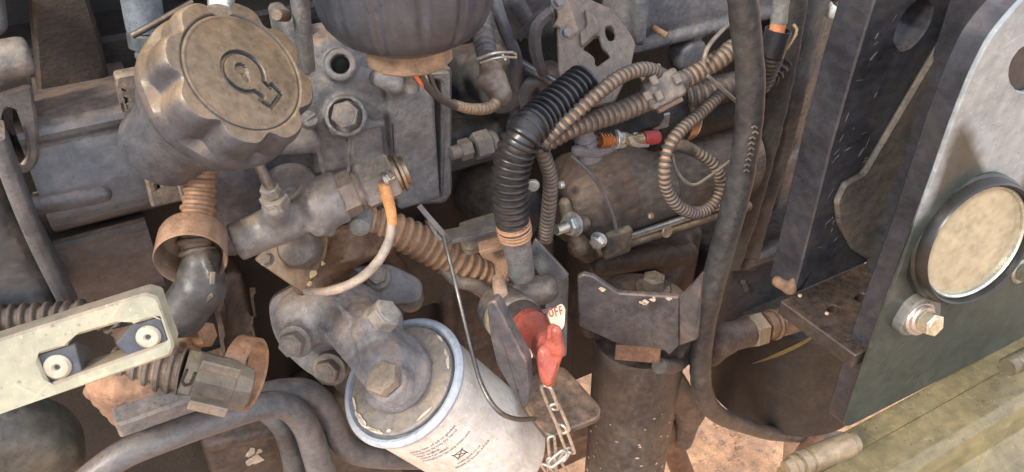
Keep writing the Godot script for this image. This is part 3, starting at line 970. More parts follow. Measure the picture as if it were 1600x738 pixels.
func emblem_groove(p: Vector2) -> float:   # distance to the engraved outline, in face units (disc radius = 1)
	var d := 9.0
	var c := Vector2(0.0, 0.0)
	var r := 0.34
	var a := p.angle()
	# ring, open towards the tail
	var tail := deg_to_rad(-22.0)
	if absf(wrapf(a - tail, -PI, PI)) > 0.42: d = absf(p.length() - r)
	var q := p.rotated(-tail)
	for sgn in [-1.0, 1.0]:
		d = minf(d, seg_d(q, Vector2(r * 0.91, 0.14 * sgn), Vector2(0.46, 0.12 * sgn)))
		d = minf(d, seg_d(q, Vector2(0.46, 0.12 * sgn), Vector2(0.46, 0.2 * sgn)))
		d = minf(d, seg_d(q, Vector2(0.46, 0.2 * sgn), Vector2(0.66, 0.17 * sgn)))
	d = minf(d, seg_d(q, Vector2(0.66, -0.17), Vector2(0.66, 0.17)))
	return d
func seg_d(p: Vector2, a: Vector2, b: Vector2) -> float:
	var t := clampf((p - a).dot(b - a) / (b - a).length_squared(), 0, 1)
	return p.distance_to(a + (b - a) * t)
func filler_cap():
	var fc := Q(381, 112, 0.17)
	var m := mpp(fc)
	var ax := (fc - (cam_pos + ray(322, 166) * (m * F + 0.034))).normalized()
	var R := 131 * m
	var rd := 99.5 * m
	var h := 0.037
	var o := T("oil_filler_cap", "large lobed black oil filler cap with an engraved oil symbol, coated in tan dust", "filler cap", fc - ax * 0.12)
	var s := Soup.new()
	var bx := (CB.x - ax * CB.x.dot(ax)).normalized()
	var b := Basis(bx, ax.cross(bx), ax)
	# outline with eight finger scallops
	var seg := 160
	var prof := []   # radius factor, height below the face, scallop strength
	for q in [[1.0, -h, 0.1], [1.015, -h + 0.003, 0.1], [1.015, -h + 0.010, 0.15], [0.985, -h + 0.014, 0.8], [0.985, -0.008, 1.0], [0.965, -0.0035, 1.0], [0.945, -0.001, 1.0], [0.925, 0.0, 1.0]]: prof.push_back(q)
	var rows := []
	for q in prof:
		var row := PackedVector3Array()
		for j in seg:
			var th := TAU * j / seg
			var r: float = R * q[0] * lerpf(1.0, cap_lobes(th), q[2])
			row.push_back(fc + b.z * q[1] + (b.x * cos(th) + b.y * sin(th)) * r)
		rows.push_back(row)
	# the face: polar sheet, with a ring groove, a slightly dished disc and the engraved symbol
	var nr := 62
	for i in nr:
		var row := PackedVector3Array()
		var f := 1.0 - float(i + 1) / (nr + 1)
		for j in seg:
			var th := TAU * j / seg
			var rin: float = R * 0.925 * cap_lobes(th)
			var r: float = lerpf(rin, rd * 1.03, (1.0 - f) / 0.12) if f > 0.88 else rd * 1.03 * f / 0.88
			var p2 := Vector2(cos(th), sin(th)) * r / rd
			var z := 0.0
			var dr := absf(r / rd - 0.985)
			z -= 0.0012 * smoothstep(0.03, 0.0, dr)
			if r < rd: z -= 0.0006 * (1.0 - smoothstep(0.9, 0.985, r / rd))
			z -= 0.0028 * smoothstep(0.042, 0.018, emblem_groove(p2))
			# the drop inside the ring stands proud
			var dq := p2.rotated(deg_to_rad(48.0))
			var dd := seg_d(dq, Vector2(-0.05, 0), Vector2(0.15, 0)) - lerpf(0.085, 0.0, clampf((dq.x + 0.05) / 0.22, 0, 1))
			z -= 0.0022 * smoothstep(0.03, 0.0, dd)
			row.push_back(fc + b.z * z + (b.x * cos(th) + b.y * sin(th)) * r)
		rows.push_back(row)
	for i in rows.size() - 1:
		for j in seg:
			var j2 := (j + 1) % seg
			s.quad(rows[i][j], rows[i][j2], rows[i + 1][j2], rows[i + 1][j])
	var last = rows[rows.size() - 1]
	for j in seg: s.tri(last[j], last[(j + 1) % seg], fc - b.z * 0.0006)
	M(s, "cap_body", o, SP(Color(0.045, 0.049, 0.062), "plastic", 0.02, 0.95, 0.15, Color(0.24, 0.168, 0.095)), 30, 0.006)
	s = Soup.new()
	lathe(s, fc - ax * (h + 0.085), ax, [[0, 0], [0, R * 0.6], [0.06, R * 0.62], [0.062, R * 0.8], [0.064, R * 0.84], [0.080, R * 0.87], [0.0845, R * 0.84], [0.0845, 0]], 60)
	M(s, "neck", o, SP(Color(0.07, 0.072, 0.085), "plastic", -0.1, 0.4, 0.6), 30)
	s = Soup.new()
	var lp := Q(345, 2, 0.165)
	tube(s, [lp + V(0, 1, 0) * 0.02, lp, lp - V(0, 1, -0.3) * 0.006], [0.008, 0.0085, 0.007], 16)
	one(s, "zinc_clip", "small pale metal clip at the top of the filler cap", "clip", ZINC)

func pump():
	# pale grey gear housing between cap and fuel bowl
	var o := T("pump_housing", "grey dusty cast pump housing with two round bosses right of the filler cap", "pump housing", Q(560, 320, 0.0))
	var s := Soup.new()
	var m := mpp(Q(540, 180, 0.03))
	var vz := (N * 0.5 + V(0, 0.05, 1)).normalized()
	cast(s, [ebox(395, 222, 640, 318, 0.012, 0.09, 0.006, 0.004), ebox(470, 140, 640, 240, 0.02, 0.09, 0.006, 0.006), ebox(604, 132, 690, 312, 0.034, 0.08, 0.005, 0.004), ebox(545, 205, 610, 310, 0.027, 0.05, 0.004, 0.003),
		ebox(490, 66, 592, 150, 0.012, 0.05, 0.008, 0.008), cylf(531, 100, 0.045, vz, 0.05, 26, 0.003, 0.005), cylf(540, 181, 0.05, vz, 0.05, 33, 0.003, 0.006),
		capx(596, 192, 0.035, 7, 524, 206, 0.04, 7, 0.006), capx(490, 205, 0.028, 5, 512, 300, 0.028, 4, 0.004), capx(546, 205, 0.03, 3, 543, 300, 0.03, 3, 0.003),
		capx(405, 226, 0.02, 20, 470, 218, 0.02, 24, 0.008), ebox(440, 30, 492, 190, 0.0, 0.05, 0.005, 0.006), capx(590, 122, 0.036, 14, 618, 132, 0.036, 16, 0.008),
		cylf(531, 100, 0.045, vz, 0.05, 15, 0.001, 0.001, true, 0.01), cylf(540, 181, 0.05, vz, 0.018, 26, 0.001, 0.001, true, 0.01)], 0.0026)
	M(s, "housing_body", o, SP(Color(0.165, 0.163, 0.178), "cast", 0.0, 0.45, 0.7, Color(0.26, 0.185, 0.13)), 60)
	s = Soup.new()
	bolt(s, Q(539, 179, 0.045), vz, 21.5 * m, 0.008, 0.0, 0.2)
	M(s, "bolt", o, SP(Color(0.19, 0.17, 0.165), "cast", 0.1, 0.4, 0.6), 30)
	s = Soup.new()
	disc(s, Q(482, 190, 0.03), V(0.3, 0.1, 0.9), 13 * m, 0.012, 0.002)
	box(s, Q(482, 190, 0.03) + V(0.3, 0.1, 0.9) * 0.012, Basis(V(0.8, 0.6, 0), V(-0.6, 0.8, 0), V(0, 0, 1)), Vector3(0.006, 0.001, 0.002), 0.0005)
	M(s, "slotted_screw", o, GREY)
	# side flange plate
	s = Soup.new()
	plate(s, [640, 120, 706, 112, 706, 306, 690, 318, 640, 318, 622, 308, 690, 306, 690, 126], Q(690, 200, 0.028), N, 0.016, 0.002, 0.004)
	plate(s, [660, 110, 707, 104, 707, 300, 698, 318, 640, 322, 660, 250], Q(690, 200, 0.012), N, 0.02, 0.002, 0.006)
	M(s, "flange_plate", o, GREY)
	s = Soup.new()
	tube(s, W([[613, 194, 0.046], [615, 240, 0.046], [611, 296, 0.046]]), [1.3 * m], 8)
	M(s, "sealant_bead", o, SP(Color(0.03, 0.022, 0.018), "rubber", 0, 0, 0.2))
	# threaded studs and grey post left of the bowl
	s = Soup.new()
	var st := Q(446, 24, 0.03)
	stud(s, st, (Q(420, 22, 0.06) - st).normalized(), 9 * m, 0.022, 0.0026)
	M(s, "stud", o, SP(Color(0.12, 0.085, 0.07), "cast", 0.2, 0.3, 0.5), 30)
	s = Soup.new()
	tube(s, W([[466, -20, 0.04], [474, 50, 0.04], [482, 108, 0.03]]), [14 * m, 12 * m, 10 * m], 16)
	M(s, "support_post", o, SP(Color(0.13, 0.13, 0.14), "cast", 0.1, 0.4, 0.6))
	# dark rounded body under the cap
	o = T("coolant_housing", "smooth dark grey housing in the shade under the filler cap", "housing", Q(370, 380, -0.01))
	s = Soup.new()
	cast(s, [capx(350, 262, 0.02, 62, 360, 350, 0.02, 50, 0.01), cyl(Q(450, 300, -0.02), N, 0.06, 52 * m, 0.012, 0.01), ebox(322, 290, 425, 385, 0.01, 0.06, 0.014, 0.01)], 0.0035)
	M(s, "housing_body", o, SP(Color(0.075, 0.076, 0.09), "cast", 0.0, 0.35, 0.6), 60)
	s = Soup.new()
	lathe(s, Q(450, 298, 0.035), N, [[0, 48 * m], [0.006, 46 * m], [0.007, 12 * m], [0.01, 10 * m], [0.01, 0]], 40)
	M(s, "front_disc", o, SP(Color(0.10, 0.10, 0.115), "cast", 0.05, 0.3, 0.6))
	# union nuts between housing and ribbed hose
	s = Soup.new()
	var ax := (Q(775, 218, 0.03) - Q(700, 240, 0.03)).normalized()
	var p := Q(704, 240, 0.03)
	var mm := mpp(p)
	disc(s, p, ax, 11 * mm, 0.02, 0.002)
	hexagon(s, p + ax * 0.010, ax, 17 * mm, 0.012)
	hexagon(s, p + ax * 0.026, ax, 23 * mm, 0.017, 0.3)
	disc(s, p + ax * 0.043, ax, 18 * mm, 0.008, 0.004)
	one(s, "union_nut", "grey hexagon union nut in the dark beside the big black ribbed hose", "nut", SP(Color(0.16, 0.15, 0.15), "cast", 0.1, 0.4, 0.6), 30)

func fuel_bowl():
	var p := Q(638, 70, 0.15)
	var m := mpp(p)
	var o := T("fuel_bowl", "ribbed black plastic filter bowl hanging at the top centre", "filter bowl", p - U * 0.05)
	var s := Soup.new()
	var R := 140 * m
	lathe(s, p, U, [[0.0, 0], [0.0, R * 0.42], [0.006, R * 0.62], [0.012, R * 0.78], [0.02, R * 0.88], [0.030, R * 0.945], [0.042, R * 0.98], [0.06, R], [0.14, R * 1.02], [0.14, 0]], 168, true)
	M(s, "bowl", o, SP(Color(0.042, 0.046, 0.06), "gloss", -0.2, 0.25, 0.4, Color(0.19, 0.17, 0.16)), 50)
	s = Soup.new()
	var po := PackedVector2Array()
	for k in 12: po.push_back(Vector2.from_angle(TAU * k / 12) * 68 * m)
	prism(s, po, p + U * 0.004, perp(U), 0.016, 0.0015)
	M(s, "drain_collar", o, SP(Color(0.2, 0.135, 0.095), "dusty", 0.15, 0.1, 0.8, Color(0.31, 0.21, 0.145)), 30)
	s = Soup.new()
	lathe(s, p - U * 0.036, U, [[0, 0], [0, 11 * m], [0.001, 12.5 * m], [0.026, 12.5 * m], [0.026, 0]], 24)
	M(s, "drain_stem", o, SP(Color(0.12, 0.115, 0.12), "plastic", 0.1, 0.2, 0.6))
	# sensor lead
	o = T("sensor_lead", "dusty sensor lead with a bent tan boot and metal clip beside the bowl", "cable", Q(720, 175, 0.12))
	s = Soup.new()
	tube(s, W([[646, 114, 0.16], [656, 128, 0.155], [664, 136, 0.15]]), [3.6 * m], 10)
	M(s, "orange_wire", o, SP(Color(0.6, 0.16, 0.07), "rubber", 0, 0.1, 0.3))
	s = Soup.new()
	tube(s, W([[655, 116, 0.155], [672, 140, 0.15], [690, 155, 0.14], [712, 166, 0.13]]), [6 * m, 7.5 * m], 14)
	tube(s, W([[668, 110, 0.15], [680, 140, 0.15], [690, 152, 0.14]]), [4 * m], 10)
	M(s, "sheath", o, RUBD)
	s = Soup.new()
	tube(s, W([[708, 163, 0.13], [735, 170, 0.12], [765, 168, 0.11], [784, 150, 0.1]]), [8 * m, 9 * m, 10.5 * m, 12 * m], 18, 0.005, 0.0004, 0.1)
	M(s, "ribbed_boot", o, SP(Color(0.17, 0.12, 0.085), "rubber", 0.3, 0.3, 0.5, Color(0.36, 0.24, 0.15)), 50)
	s = Soup.new()
	cast(s, [capx(782, 148, 0.1, 19, 772, 128, 0.09, 21, 0.006), capx(770, 122, 0.09, 19, 764, 96, 0.07, 17, 0.004), capx(755, 128, 0.09, 12, 770, 136, 0.1, 12, 0.004)], 0.0024)
	M(s, "connector_body", o, SP(Color(0.13, 0.1, 0.085), "plastic", 0.25, 0.4, 0.7), 60)
	s = Soup.new()
	var cz := V(0.2, 0.5, 0.8)
	var cb := perp(cz)
	for q in [[746, 92, 800, 82, 3.0], [750, 98, 806, 90, 2.6]]:
		tube(s, W([[q[0], q[1], 0.1], [(q[0] + q[2]) * 0.5, (q[1] + q[3]) * 0.5 - 4, 0.108], [q[2], q[3], 0.1]]), [q[4] * m], 8)
	tube(s, W([[800, 82, 0.1], [808, 86, 0.1], [806, 90, 0.1]]), [2.6 * m], 8)
	tube(s, W([[784, 84, 0.105], [790, 94, 0.107]]), [2.6 * m], 8)
	M(s, "wire_clip", o, SP(Color(0.5, 0.46, 0.42), "zinc", 0.05, 0.1, 0.6))
	s = Soup.new()
	tube(s, W([[762, 92, 0.08], [756, 60, 0.05], [752, 20, 0.03]]), [19 * m, 22 * m], 20, 0.009, 0.0005, 0.1)
	M(s, "socket", o, SP(Color(0.07, 0.07, 0.08), "rubber", 0.05, 0.3, 0.6))
func tee_pipe():
	var o := T("tee_fitting", "grey cast tee fitting with a thin upright pipe and hexagon nuts at its end", "pipe fitting", Q(450, 380, 0.1))
	var s := Soup.new()
	var a := Q(385, 372, 0.12); var b := Q(540, 306, 0.13)
	var m := mpp(b)
	var ax := (b - a).normalized()
	cast(s, [cyl(Q(366, 380, 0.12), ax, 0.052, 30 * m, 0.002, 0.003), cyl(Q(410, 361, 0.12), ax, 0.09, 26 * m, 0.002, 0.003), cyl(Q(484, 327, 0.125), ax, 0.027, 42 * m, 0.003, 0.004), cap(Q(456, 340, 0.122), Q(484, 327, 0.125), 24 * m, 36 * m, 0.004), capx(434, 352, 0.12, 28, 430, 324, 0.14, 21, 0.006), cyl(Q(498, 352, 0.135), V(0.2, -0.5, 0.8), 0.01, 12 * m, 0.003, 0.006), capx(505, 355, 0.13, 8, 515, 362, 0.135, 9, 0.006)], 0.0024)
	M(s, "tee_body", o, SP(Color(0.13, 0.128, 0.137), "plastic", 0.02, 0.45, 0.6), 60)
	s = Soup.new()
	ring(s, Q(388, 370, 0.12), ax, 31.5 * m, 20 * m, 0.0025)
	M(s, "mould_line", o, GREYD)
	s = Soup.new()
	var c := Q(522, 313, 0.13)
	hexagon(s, c + ax * 0.002, ax, 36 * m, 0.017, 0.1)
	lathe(s, c + ax * 0.019, ax, [[0, 0], [0, 30 * m], [0.004, 30 * m], [0.004, 0]], 30)
	M(s, "narrow_nut", o, SP(Color(0.13, 0.11, 0.105), "cast", 0.2, 0.5, 0.6), 30)
	s = Soup.new()
	hexagon(s, c + ax * 0.023, ax, 39 * m, 0.028, 0.35)
	M(s, "wide_nut", o, SP(Color(0.17, 0.155, 0.15), "cast", 0.1, 0.45, 0.7), 30)
	s = Soup.new()
	disc(s, c + ax * 0.051, ax, 28 * m, 0.004); disc(s, c + ax * 0.055, ax, 33 * m, 0.003); disc(s, c + ax * 0.058, ax, 24 * m, 0.004)
	M(s, "end_ring", o, SP(Color(0.3, 0.22, 0.16), "zinc", 0.2, 0.2, 0.6))
	s = Soup.new()
	disc(s, Q(565, 336, 0.11), V(0.05, -0.6, 0.8), 20 * m, 0.02, 0.006)
	M(s, "drain_plug", o, SP(Color(0.2, 0.2, 0.21), "plastic", 0, 0.2, 0.5))
	s = Soup.new()
	var pb := Q(431, 318, 0.14)
	var pa := (Q(394, 236, 0.15) - pb).normalized()
	hexagon(s, pb - pa * 0.002, pa, 21 * m, 0.010, 0.2)
	hexagon(s, pb + pa * 0.009, pa, 14 * m, 0.009, 0.5)
	M(s, "branch_nut", o, SP(Color(0.2, 0.185, 0.175), "cast", 0.1, 0.4, 0.6), 30)
	s = Soup.new()
	tube(s, W([[429, 306, 0.142], [410, 270, 0.147], [392, 226, 0.15]]), [8 * m, 7.5 * m], 16)
	M(s, "thin_pipe", o, SP(Color(0.24, 0.24, 0.26), "zinc", 0.0, 0.1, 0.5))
	# orange sleeved sensor cable
	o = T("orange_sleeved_cable", "grey cable with an orange sleeve curving down from the grey tee fitting", "cable", Q(560, 440, 0.13))
	s = Soup.new()
	tube(s, W([[612, 345, 0.155], [608, 375, 0.16], [588, 412, 0.16], [555, 440, 0.15], [515, 455, 0.14], [478, 455, 0.12]]), [7 * m, 8 * m, 8 * m, 7 * m], 16, 0.0, 0, 0, 1.0, Vector3.ZERO, 0.005, 0.12)
	M(s, "grey_sheath", o, SP(Color(0.3, 0.27, 0.245), "rubber", 0.2, 0.3, 0.6, Color(0.36, 0.24, 0.16)))
	s = Soup.new()
	tube(s, W([[598, 284, 0.15], [604, 305, 0.152], [611, 332, 0.155], [613, 350, 0.156]]), [9 * m, 9.5 * m, 8.5 * m, 7.5 * m], 16)
	M(s, "orange_sleeve", o, SP(Color(0.52, 0.25, 0.1), "rubber", 0.1, 0.1, 0.5, Color(0.46, 0.3, 0.17)))
	s = Soup.new()
	disc(s, Q(598, 282, 0.15), ax, 11 * m, 0.004)
	hexagon(s, Q(600, 280, 0.15), ax, 9 * m, 0.008)
	tube(s, W([[606, 270, 0.15], [614, 276, 0.155]]), [5 * m], 12)
	M(s, "terminal_nut", o, SP(Color(0.36, 0.33, 0.3), "zinc", 0.1, 0.3, 0.6), 30)
	# brown sheet behind the cable
	s = Soup.new()
	cast(s, [capx(470, 452, 0.05, 10, 545, 385, 0.05, 26, 0.02), capx(545, 385, 0.05, 26, 590, 380, 0.04, 20, 0.02), capx(590, 380, 0.04, 18, 640, 440, 0.03, 10, 0.02), capx(500, 440, 0.05, 14, 600, 430, 0.04, 14, 0.02), capx(520, 412, 0.075, 4, 590, 396, 0.065, 4, 0.008)], 0.003)
	one(s, "heat_shield", "rusty brown folded heat shield behind the curving grey cable", "heat shield", SP(Color(0.10, 0.055, 0.032), "cast", 0.1, 0.45, 0.8, Color(0.25, 0.145, 0.085)), 60)
	# sensor under the tee: triangular plate, round disc
	o = T("pressure_switch", "round grey switch on a chipped triangular bracket below the tee fitting", "switch", Q(465, 440, 0.07))
	s = Soup.new()
	plate(s, [395, 405, 412, 392, 440, 372, 500, 352, 512, 372, 508, 402, 474, 460], Q(460, 400, 0.075), V(0.05, 0.1, 1), 0.006, 0.001, 0.004)
	M(s, "bracket", o, SP(Color(0.10, 0.06, 0.035), "paint", 0.1, 0.3, 0.8, Color(0.26, 0.16, 0.085)))
	s = Soup.new()
	lathe(s, Q(470, 388, 0.076), V(0.05, 0.05, 1), [[0, 0], [0, 36 * m], [0.016, 34 * m], [0.019, 30 * m], [0.02, 0]], 36)
	M(s, "switch_body", o, SP(Color(0.12, 0.105, 0.1), "plastic", 0.1, 0.3, 0.5))
	s = Soup.new()
	bolt(s, Q(416, 405, 0.085), V(0.1, 0.1, 1), 10 * m, 0.006, 1.3)
	M(s, "bolt", o, GREYD, 30)
	for q in [[488, 428, 7], [484, 443, 5], [504, 412, 4]]:
		s = Soup.new()
		var n := V(0.05, 0.1, 1)
		var c2 := on_plane(q[0], q[1], Q(460, 400, 0.075), n)
		var po := PackedVector2Array()
		for k in 9: po.push_back(Vector2.from_angle(TAU * k / 9) * q[2] * m * rng.randf_range(0.6, 1.3))
		prism(s, po, c2 + n * 0.0006, perp(n), 0.0008, 0.0001)
		M(s, "paint_chip", o, SP(Color(0.5, 0.36, 0.2), "dusty", 0, 0, 0.1))

func lower_left():
	# tan corrugated pipe with cup and black elbow
	var m := mpp(Q(310, 380, 0.13))
	var o := T("sensor_conduit", "tan dusty ribbed conduit with a cup and a black elbow below the filler cap", "conduit", Q(310, 500, 0.12))
	var s := Soup.new()
	tube(s, W([[314, 250, 0.10], [312, 300, 0.11], [306, 352, 0.125]]), [24 * m, 25 * m], 26, 0.0072, 0.0009, 0.25)
	M(s, "ribbed_pipe", o, SP(Color(0.17, 0.11, 0.075), "rubber", 0.3, 0.2, 0.5, CLAY), 50)
	s = Soup.new()
	tube(s, W([[306, 345, 0.12], [306, 380, 0.13], [312, 412, 0.14]]), [27 * m, 26 * m], 26, 0.0075, 0.0012, 0.3)
	M(s, "ribbed_neck", o, SP(Color(0.12, 0.1, 0.08), "rubber", 0.15, 0.2, 0.5), 50)
	s = Soup.new()
	var cax := V(0.22, -0.66, 0.72)
	var cp := Q(302, 364, 0.125)
	lathe(s, cp, cax, [[0, 20 * m], [0, 43 * m], [0.003, 49 * m], [0.006, 51 * m], [0.028, 53 * m], [0.030, 51.5 * m], [0.028, 49 * m], [0.006, 46 * m], [0.004, 20 * m], [0, 20 * m]], 48)
	M(s, "cup", o, SP(Color(0.16, 0.12, 0.095), "plastic", 0.1, 0.75, 0.4, Color(0.34, 0.2, 0.125)), 40)
	s = Soup.new()
	cast(s, [capx(315, 410, 0.14, 31, 312, 452, 0.15, 33, 0.01), capx(312, 452, 0.15, 33, 284, 490, 0.15, 33, 0.012), capx(284, 490, 0.15, 30, 255, 505, 0.14, 24, 0.012), ebox(326, 418, 340, 442, 0.165, 0.02, 0.002, 0.003)], 0.0026)
	M(s, "elbow", o, SP(Color(0.042, 0.041, 0.043), "plastic", 0.02, 0.3, 0.45, Color(0.2, 0.15, 0.11)), 60)
	s = Soup.new()
	plate(s, [328, 425, 337, 425, 336, 447, 327, 446], Q(330, 435, 0.178), V(0.4, 0, 0.9), 0.004, 0.0008, 0.001)
	plate(s, [270, 508, 330, 458, 333, 466, 285, 512], Q(300, 490, 0.165), V(0, -0.3, 0.9), 0.02, 0.001, 0.002)
	M(s, "latch", o, BLKD)
	# bolted sensor boss behind the plug
	o = T("sensor_boss", "dusty steel stub with a rust tan hexagon bolt above the grey plug", "sensor", Q(310, 540, 0.1))
	s = Soup.new()
	var ax := V(0.9, 0.15, 0.4)
	cast(s, [cap(Q(270, 532, 0.12), Q(300, 526, 0.125), 22 * m, 20 * m), cyl(Q(290, 528, 0.125), ax, 0.01, 24 * m, 0.002)], 0.0025)
	M(s, "stub", o, SP(Color(0.16, 0.12, 0.1), "cast", 0.2, 0.4, 0.6), 60)
	s = Soup.new()
	ring(s, Q(299, 526, 0.13), ax, 21 * m, 8 * m, 0.004)
	hexagon(s, Q(309, 524, 0.13), ax, 22 * m, 0.011, 0.2)
	M(s, "bolt", o, SP(Color(0.26, 0.15, 0.085), "cast", 0.2, 0.3, 0.6, CLAY), 30)
	# grey plug with ribbed sleeve
	o = T("harness_plug", "big grey olive harness plug with a ribbed sleeve behind the cream bar", "plug", Q(330, 630, 0.18))
	var a := Q(283, 583, 0.185); var b := Q(390, 609, 0.2)
	ax = (b - a).normalized()
	m = mpp(a)
	s = Soup.new()
	var pl := a.distance_to(b)
	lathe(s, a, ax, [[0, 0], [0, 37 * m], [0.0015, 41 * m], [0.008, 42 * m], [0.009, 40.5 * m], [pl * 0.72, 42 * m], [pl * 0.74, 40 * m], [pl * 0.97, 34 * m], [pl, 30 * m], [pl, 0]], 10)
	M(s, "plug_body", o, SP(Color(0.105, 0.1, 0.095), "plastic", 0.0, 0.7, 0.4, Color(0.24, 0.18, 0.105)), 25)
	s = Soup.new()
	var ub := Basis(ax, U, ax.cross(U).normalized()).orthonormalized()
	for q in [[345, 573, 0.225], [325, 634, 0.225]]:
		box(s, Q(q[0], q[1], q[2]), Basis(ax, V(0.3, 0.9, 0.2), ax.cross(V(0.3, 0.9, 0.2)).normalized()).orthonormalized(), Vector3(0.013, 0.0035, 0.006), 0.001)
	M(s, "latch_tab", o, SP(Color(0.14, 0.12, 0.1), "plastic", 0.1, 0.4, 0.5))
	s = Soup.new()
	var fz := V(-0.2, 0.1, 1)
	for q in [[284, 596, 292, 578], [297, 601, 305, 583]]: 
		tube(s, W([[q[0], q[1], 0.2265], [q[2], q[3], 0.2275]]), [2.4 * m], 8)
	tube(s, W([[284, 596, 0.2265], [290, 604, 0.2265], [297, 601, 0.2265]]), [2.4 * m], 8)
	M(s, "moulded_slot", o, SP(Color(0.02, 0.018, 0.016), "plastic", 0, 0, 0.2))
	s = Soup.new()
	tube(s, W([[176, 572, 0.165], [230, 577, 0.175], [286, 584, 0.185]]), [26 * m, 30 * m, 36 * m], 26, 0.0078, 0.0016, 0.25)
	M(s, "ribbed_sleeve", o, SP(Color(0.085, 0.075, 0.065), "rubber", 0.1, 0.35, 0.4, Color(0.33, 0.21, 0.135)), 50)
	s = Soup.new()
	ring(s, Q(366, 580, 0.17), (ax + V(0.5, 0, 0.3)).normalized(), 62 * m, 55 * m, 0.016)
	M(s, "collar", o, SP(Color(0.17, 0.11, 0.075), "plastic", 0.2, 0.5, 0.5, CLAY), 40)
	# crusted casting behind the bar
	o = T("mud_caked_socket", "socket housing caked in orange mud with a scalloped left rim under the cream bar", "socket", Q(210, 670, 0.15))
	s = Soup.new()
	var cs := []
	for k in 5: cs.push_back(capx(142 + k * 13, 612 + k * 13.5, 0.15, 12, 156 + k * 12, 604 + k * 12, 0.17, 14, 0.004))
	cs.append_array([capx(165, 600, 0.17, 26, 215, 640, 0.18, 28, 0.008), capx(190, 605, 0.18, 26, 260, 615, 0.18, 26, 0.01), ebox(205, 610, 300, 640, 0.19, 0.05, 0.008, 0.01)])
	cast(s, cs, 0.0026)
	M(s, "mud_crust", o, SP(Color(0.2, 0.12, 0.085), "dusty", 0.25, 0.35, 0.9, Color(0.38, 0.21, 0.12)), 60)
	s = Soup.new()
	box(s, Q(248, 638, 0.2), Basis(E, U, N), Vector3(0.028, 0.007, 0.01), 0.002)
	M(s, "grey_rail", o, SP(Color(0.12, 0.12, 0.13), "plastic", 0.05, 0.3, 0.6))
	s = Soup.new()
	tube(s, W([[190, 662, 0.17], [194, 676, 0.17]]), [9 * m], 12)
	M(s, "stub", o, SP(Color(0.12, 0.12, 0.1), "plastic", 0.1, 0.3, 0.5))
	# cream bar
	var n := (N + U * 0.12 + V(0, 0, 0.3)).normalized()
	var p0 := Q(150, 545, 0.27)
	o = T("cream_bar", "cream painted bar with a slot and two riveted dark tabs at the left", "bar", p0 - U * 0.05)
	s = Soup.new()
	var slot := [55, 556, 105, 541, 102, 530, 204, 500, 206, 508, 249, 495, 262, 534, 76, 601]
	plate(s, [-140, 574, 226, 458, 246, 464, 253, 488, 272, 540, 266, 557, 0, 648, -140, 700], p0, n, 0.02, 0.0014, 0.002, [slot], 0.0005, 0.003)
	M(s, "bar_body", o, SP(Color(0.35, 0.335, 0.255), "white", -0.15, 0.75, 0.45, Color(0.24, 0.17, 0.115)))
	s = Soup.new()
	plate(s, [53, 557, 116, 537, 129, 584, 75, 602], p0 - n * 0.003, n, 0.003, 0.0006, 0.001)
	plate(s, [206, 508, 250, 494, 263, 534, 200, 556, 180, 538], p0 - n * 0.003, n, 0.003, 0.0006, 0.001)
	M(s, "dark_tab", o, SP(Color(0.055, 0.065, 0.085), "gloss", -0.1, 0.3, 0.5))
	s = Soup.new()
	for q in [[[116, 537], [129, 584], [128, 546], [138, 570]], [[206, 508], [200, 556], [166, 515], [172, 540]]]:
		var w0 := on_plane(q[0][0], q[0][1], p0 - n * 0.0035, n); var w1 := on_plane(q[1][0], q[1][1], p0 - n * 0.0035, n)
		var w2 := on_plane(q[2][0] + 8, q[2][1], p0 - n * 0.02, n); var w3 := on_plane(q[3][0] + 8, q[3][1], p0 - n * 0.02, n)
		var t := n * 0.003
		if q[0][0] > 150:
			var sw := w0; w0 = w1; w1 = sw; sw = w2; w2 = w3; w3 = sw
		s.quad(w0, w1, w3, w2); s.quad(w0 - t, w2 - t, w3 - t, w1 - t); s.quad(w0, w2, w2 - t, w0 - t); s.quad(w1, w1 - t, w3 - t, w3); s.quad(w2, w3, w3 - t, w2 - t); s.quad(w0, w0 - t, w1 - t, w1)
	M(s, "bent_tab", o, SP(Color(0.06, 0.06, 0.062), "gloss", 0.1, 0.2, 0.7, Color(0.2, 0.12, 0.08)))
	for q in [[90, 573, 20], [232, 526, 18.5]]:
		s = Soup.new()
		var c := on_plane(q[0], q[1], p0 - n * 0.003, n)
		var r: float = q[2] * mpp(c)
		lathe(s, c - n * 0.001, n, [[0, 0], [0, r], [0.002, r], [0.0034, r * 0.8], [0.0036, r * 0.4], [0.0028, r * 0.25], [0.001, r * 0.2], [0.0, 0]], 32)
		M(s, "rivet", o, SP(Color(0.42, 0.365, 0.29), "white", -0.2, 0.2, 0.4), 40)
	# corrugated hose behind it
	hose("black_conduit", "dark ribbed conduit lying behind the cream bar at the left edge", "conduit", [[-60, 500, 0.09], [20, 498, 0.1], [90, 494, 0.11], [150, 492, 0.12], [215, 520, 0.12]], [21, 19], 0.0078, 0.0013, SP(Color(0.05, 0.042, 0.036), "rubber", 0.05, 0.3, 0.4, Color(0.17, 0.11, 0.075)), 0.1, 24)
	# round dark bowl at the corner
	s = Soup.new()
	var pc := Q(-8, 740, 0.11)
	var mc := mpp(pc)
	lathe(s, pc - N * 0.02, N, [[0, 0], [0, 128 * mc], [0.02, 126 * mc], [0.034, 116 * mc], [0.042, 96 * mc], [0.046, 60 * mc], [0.047, 0]], 64)
	one(s, "round_pulley_cover", "round dark grey cover with pale specks in the lower left corner", "cover", SP(Color(0.07, 0.068, 0.062), "paint", 0.0, 0.25, 0.6, Color(0.18, 0.16, 0.13)), 40)
	# steel pipes
	var sp := SP(Color(0.105, 0.108, 0.122), "plastic", -0.05, 0.5, 0.5, Color(0.24, 0.17, 0.12))
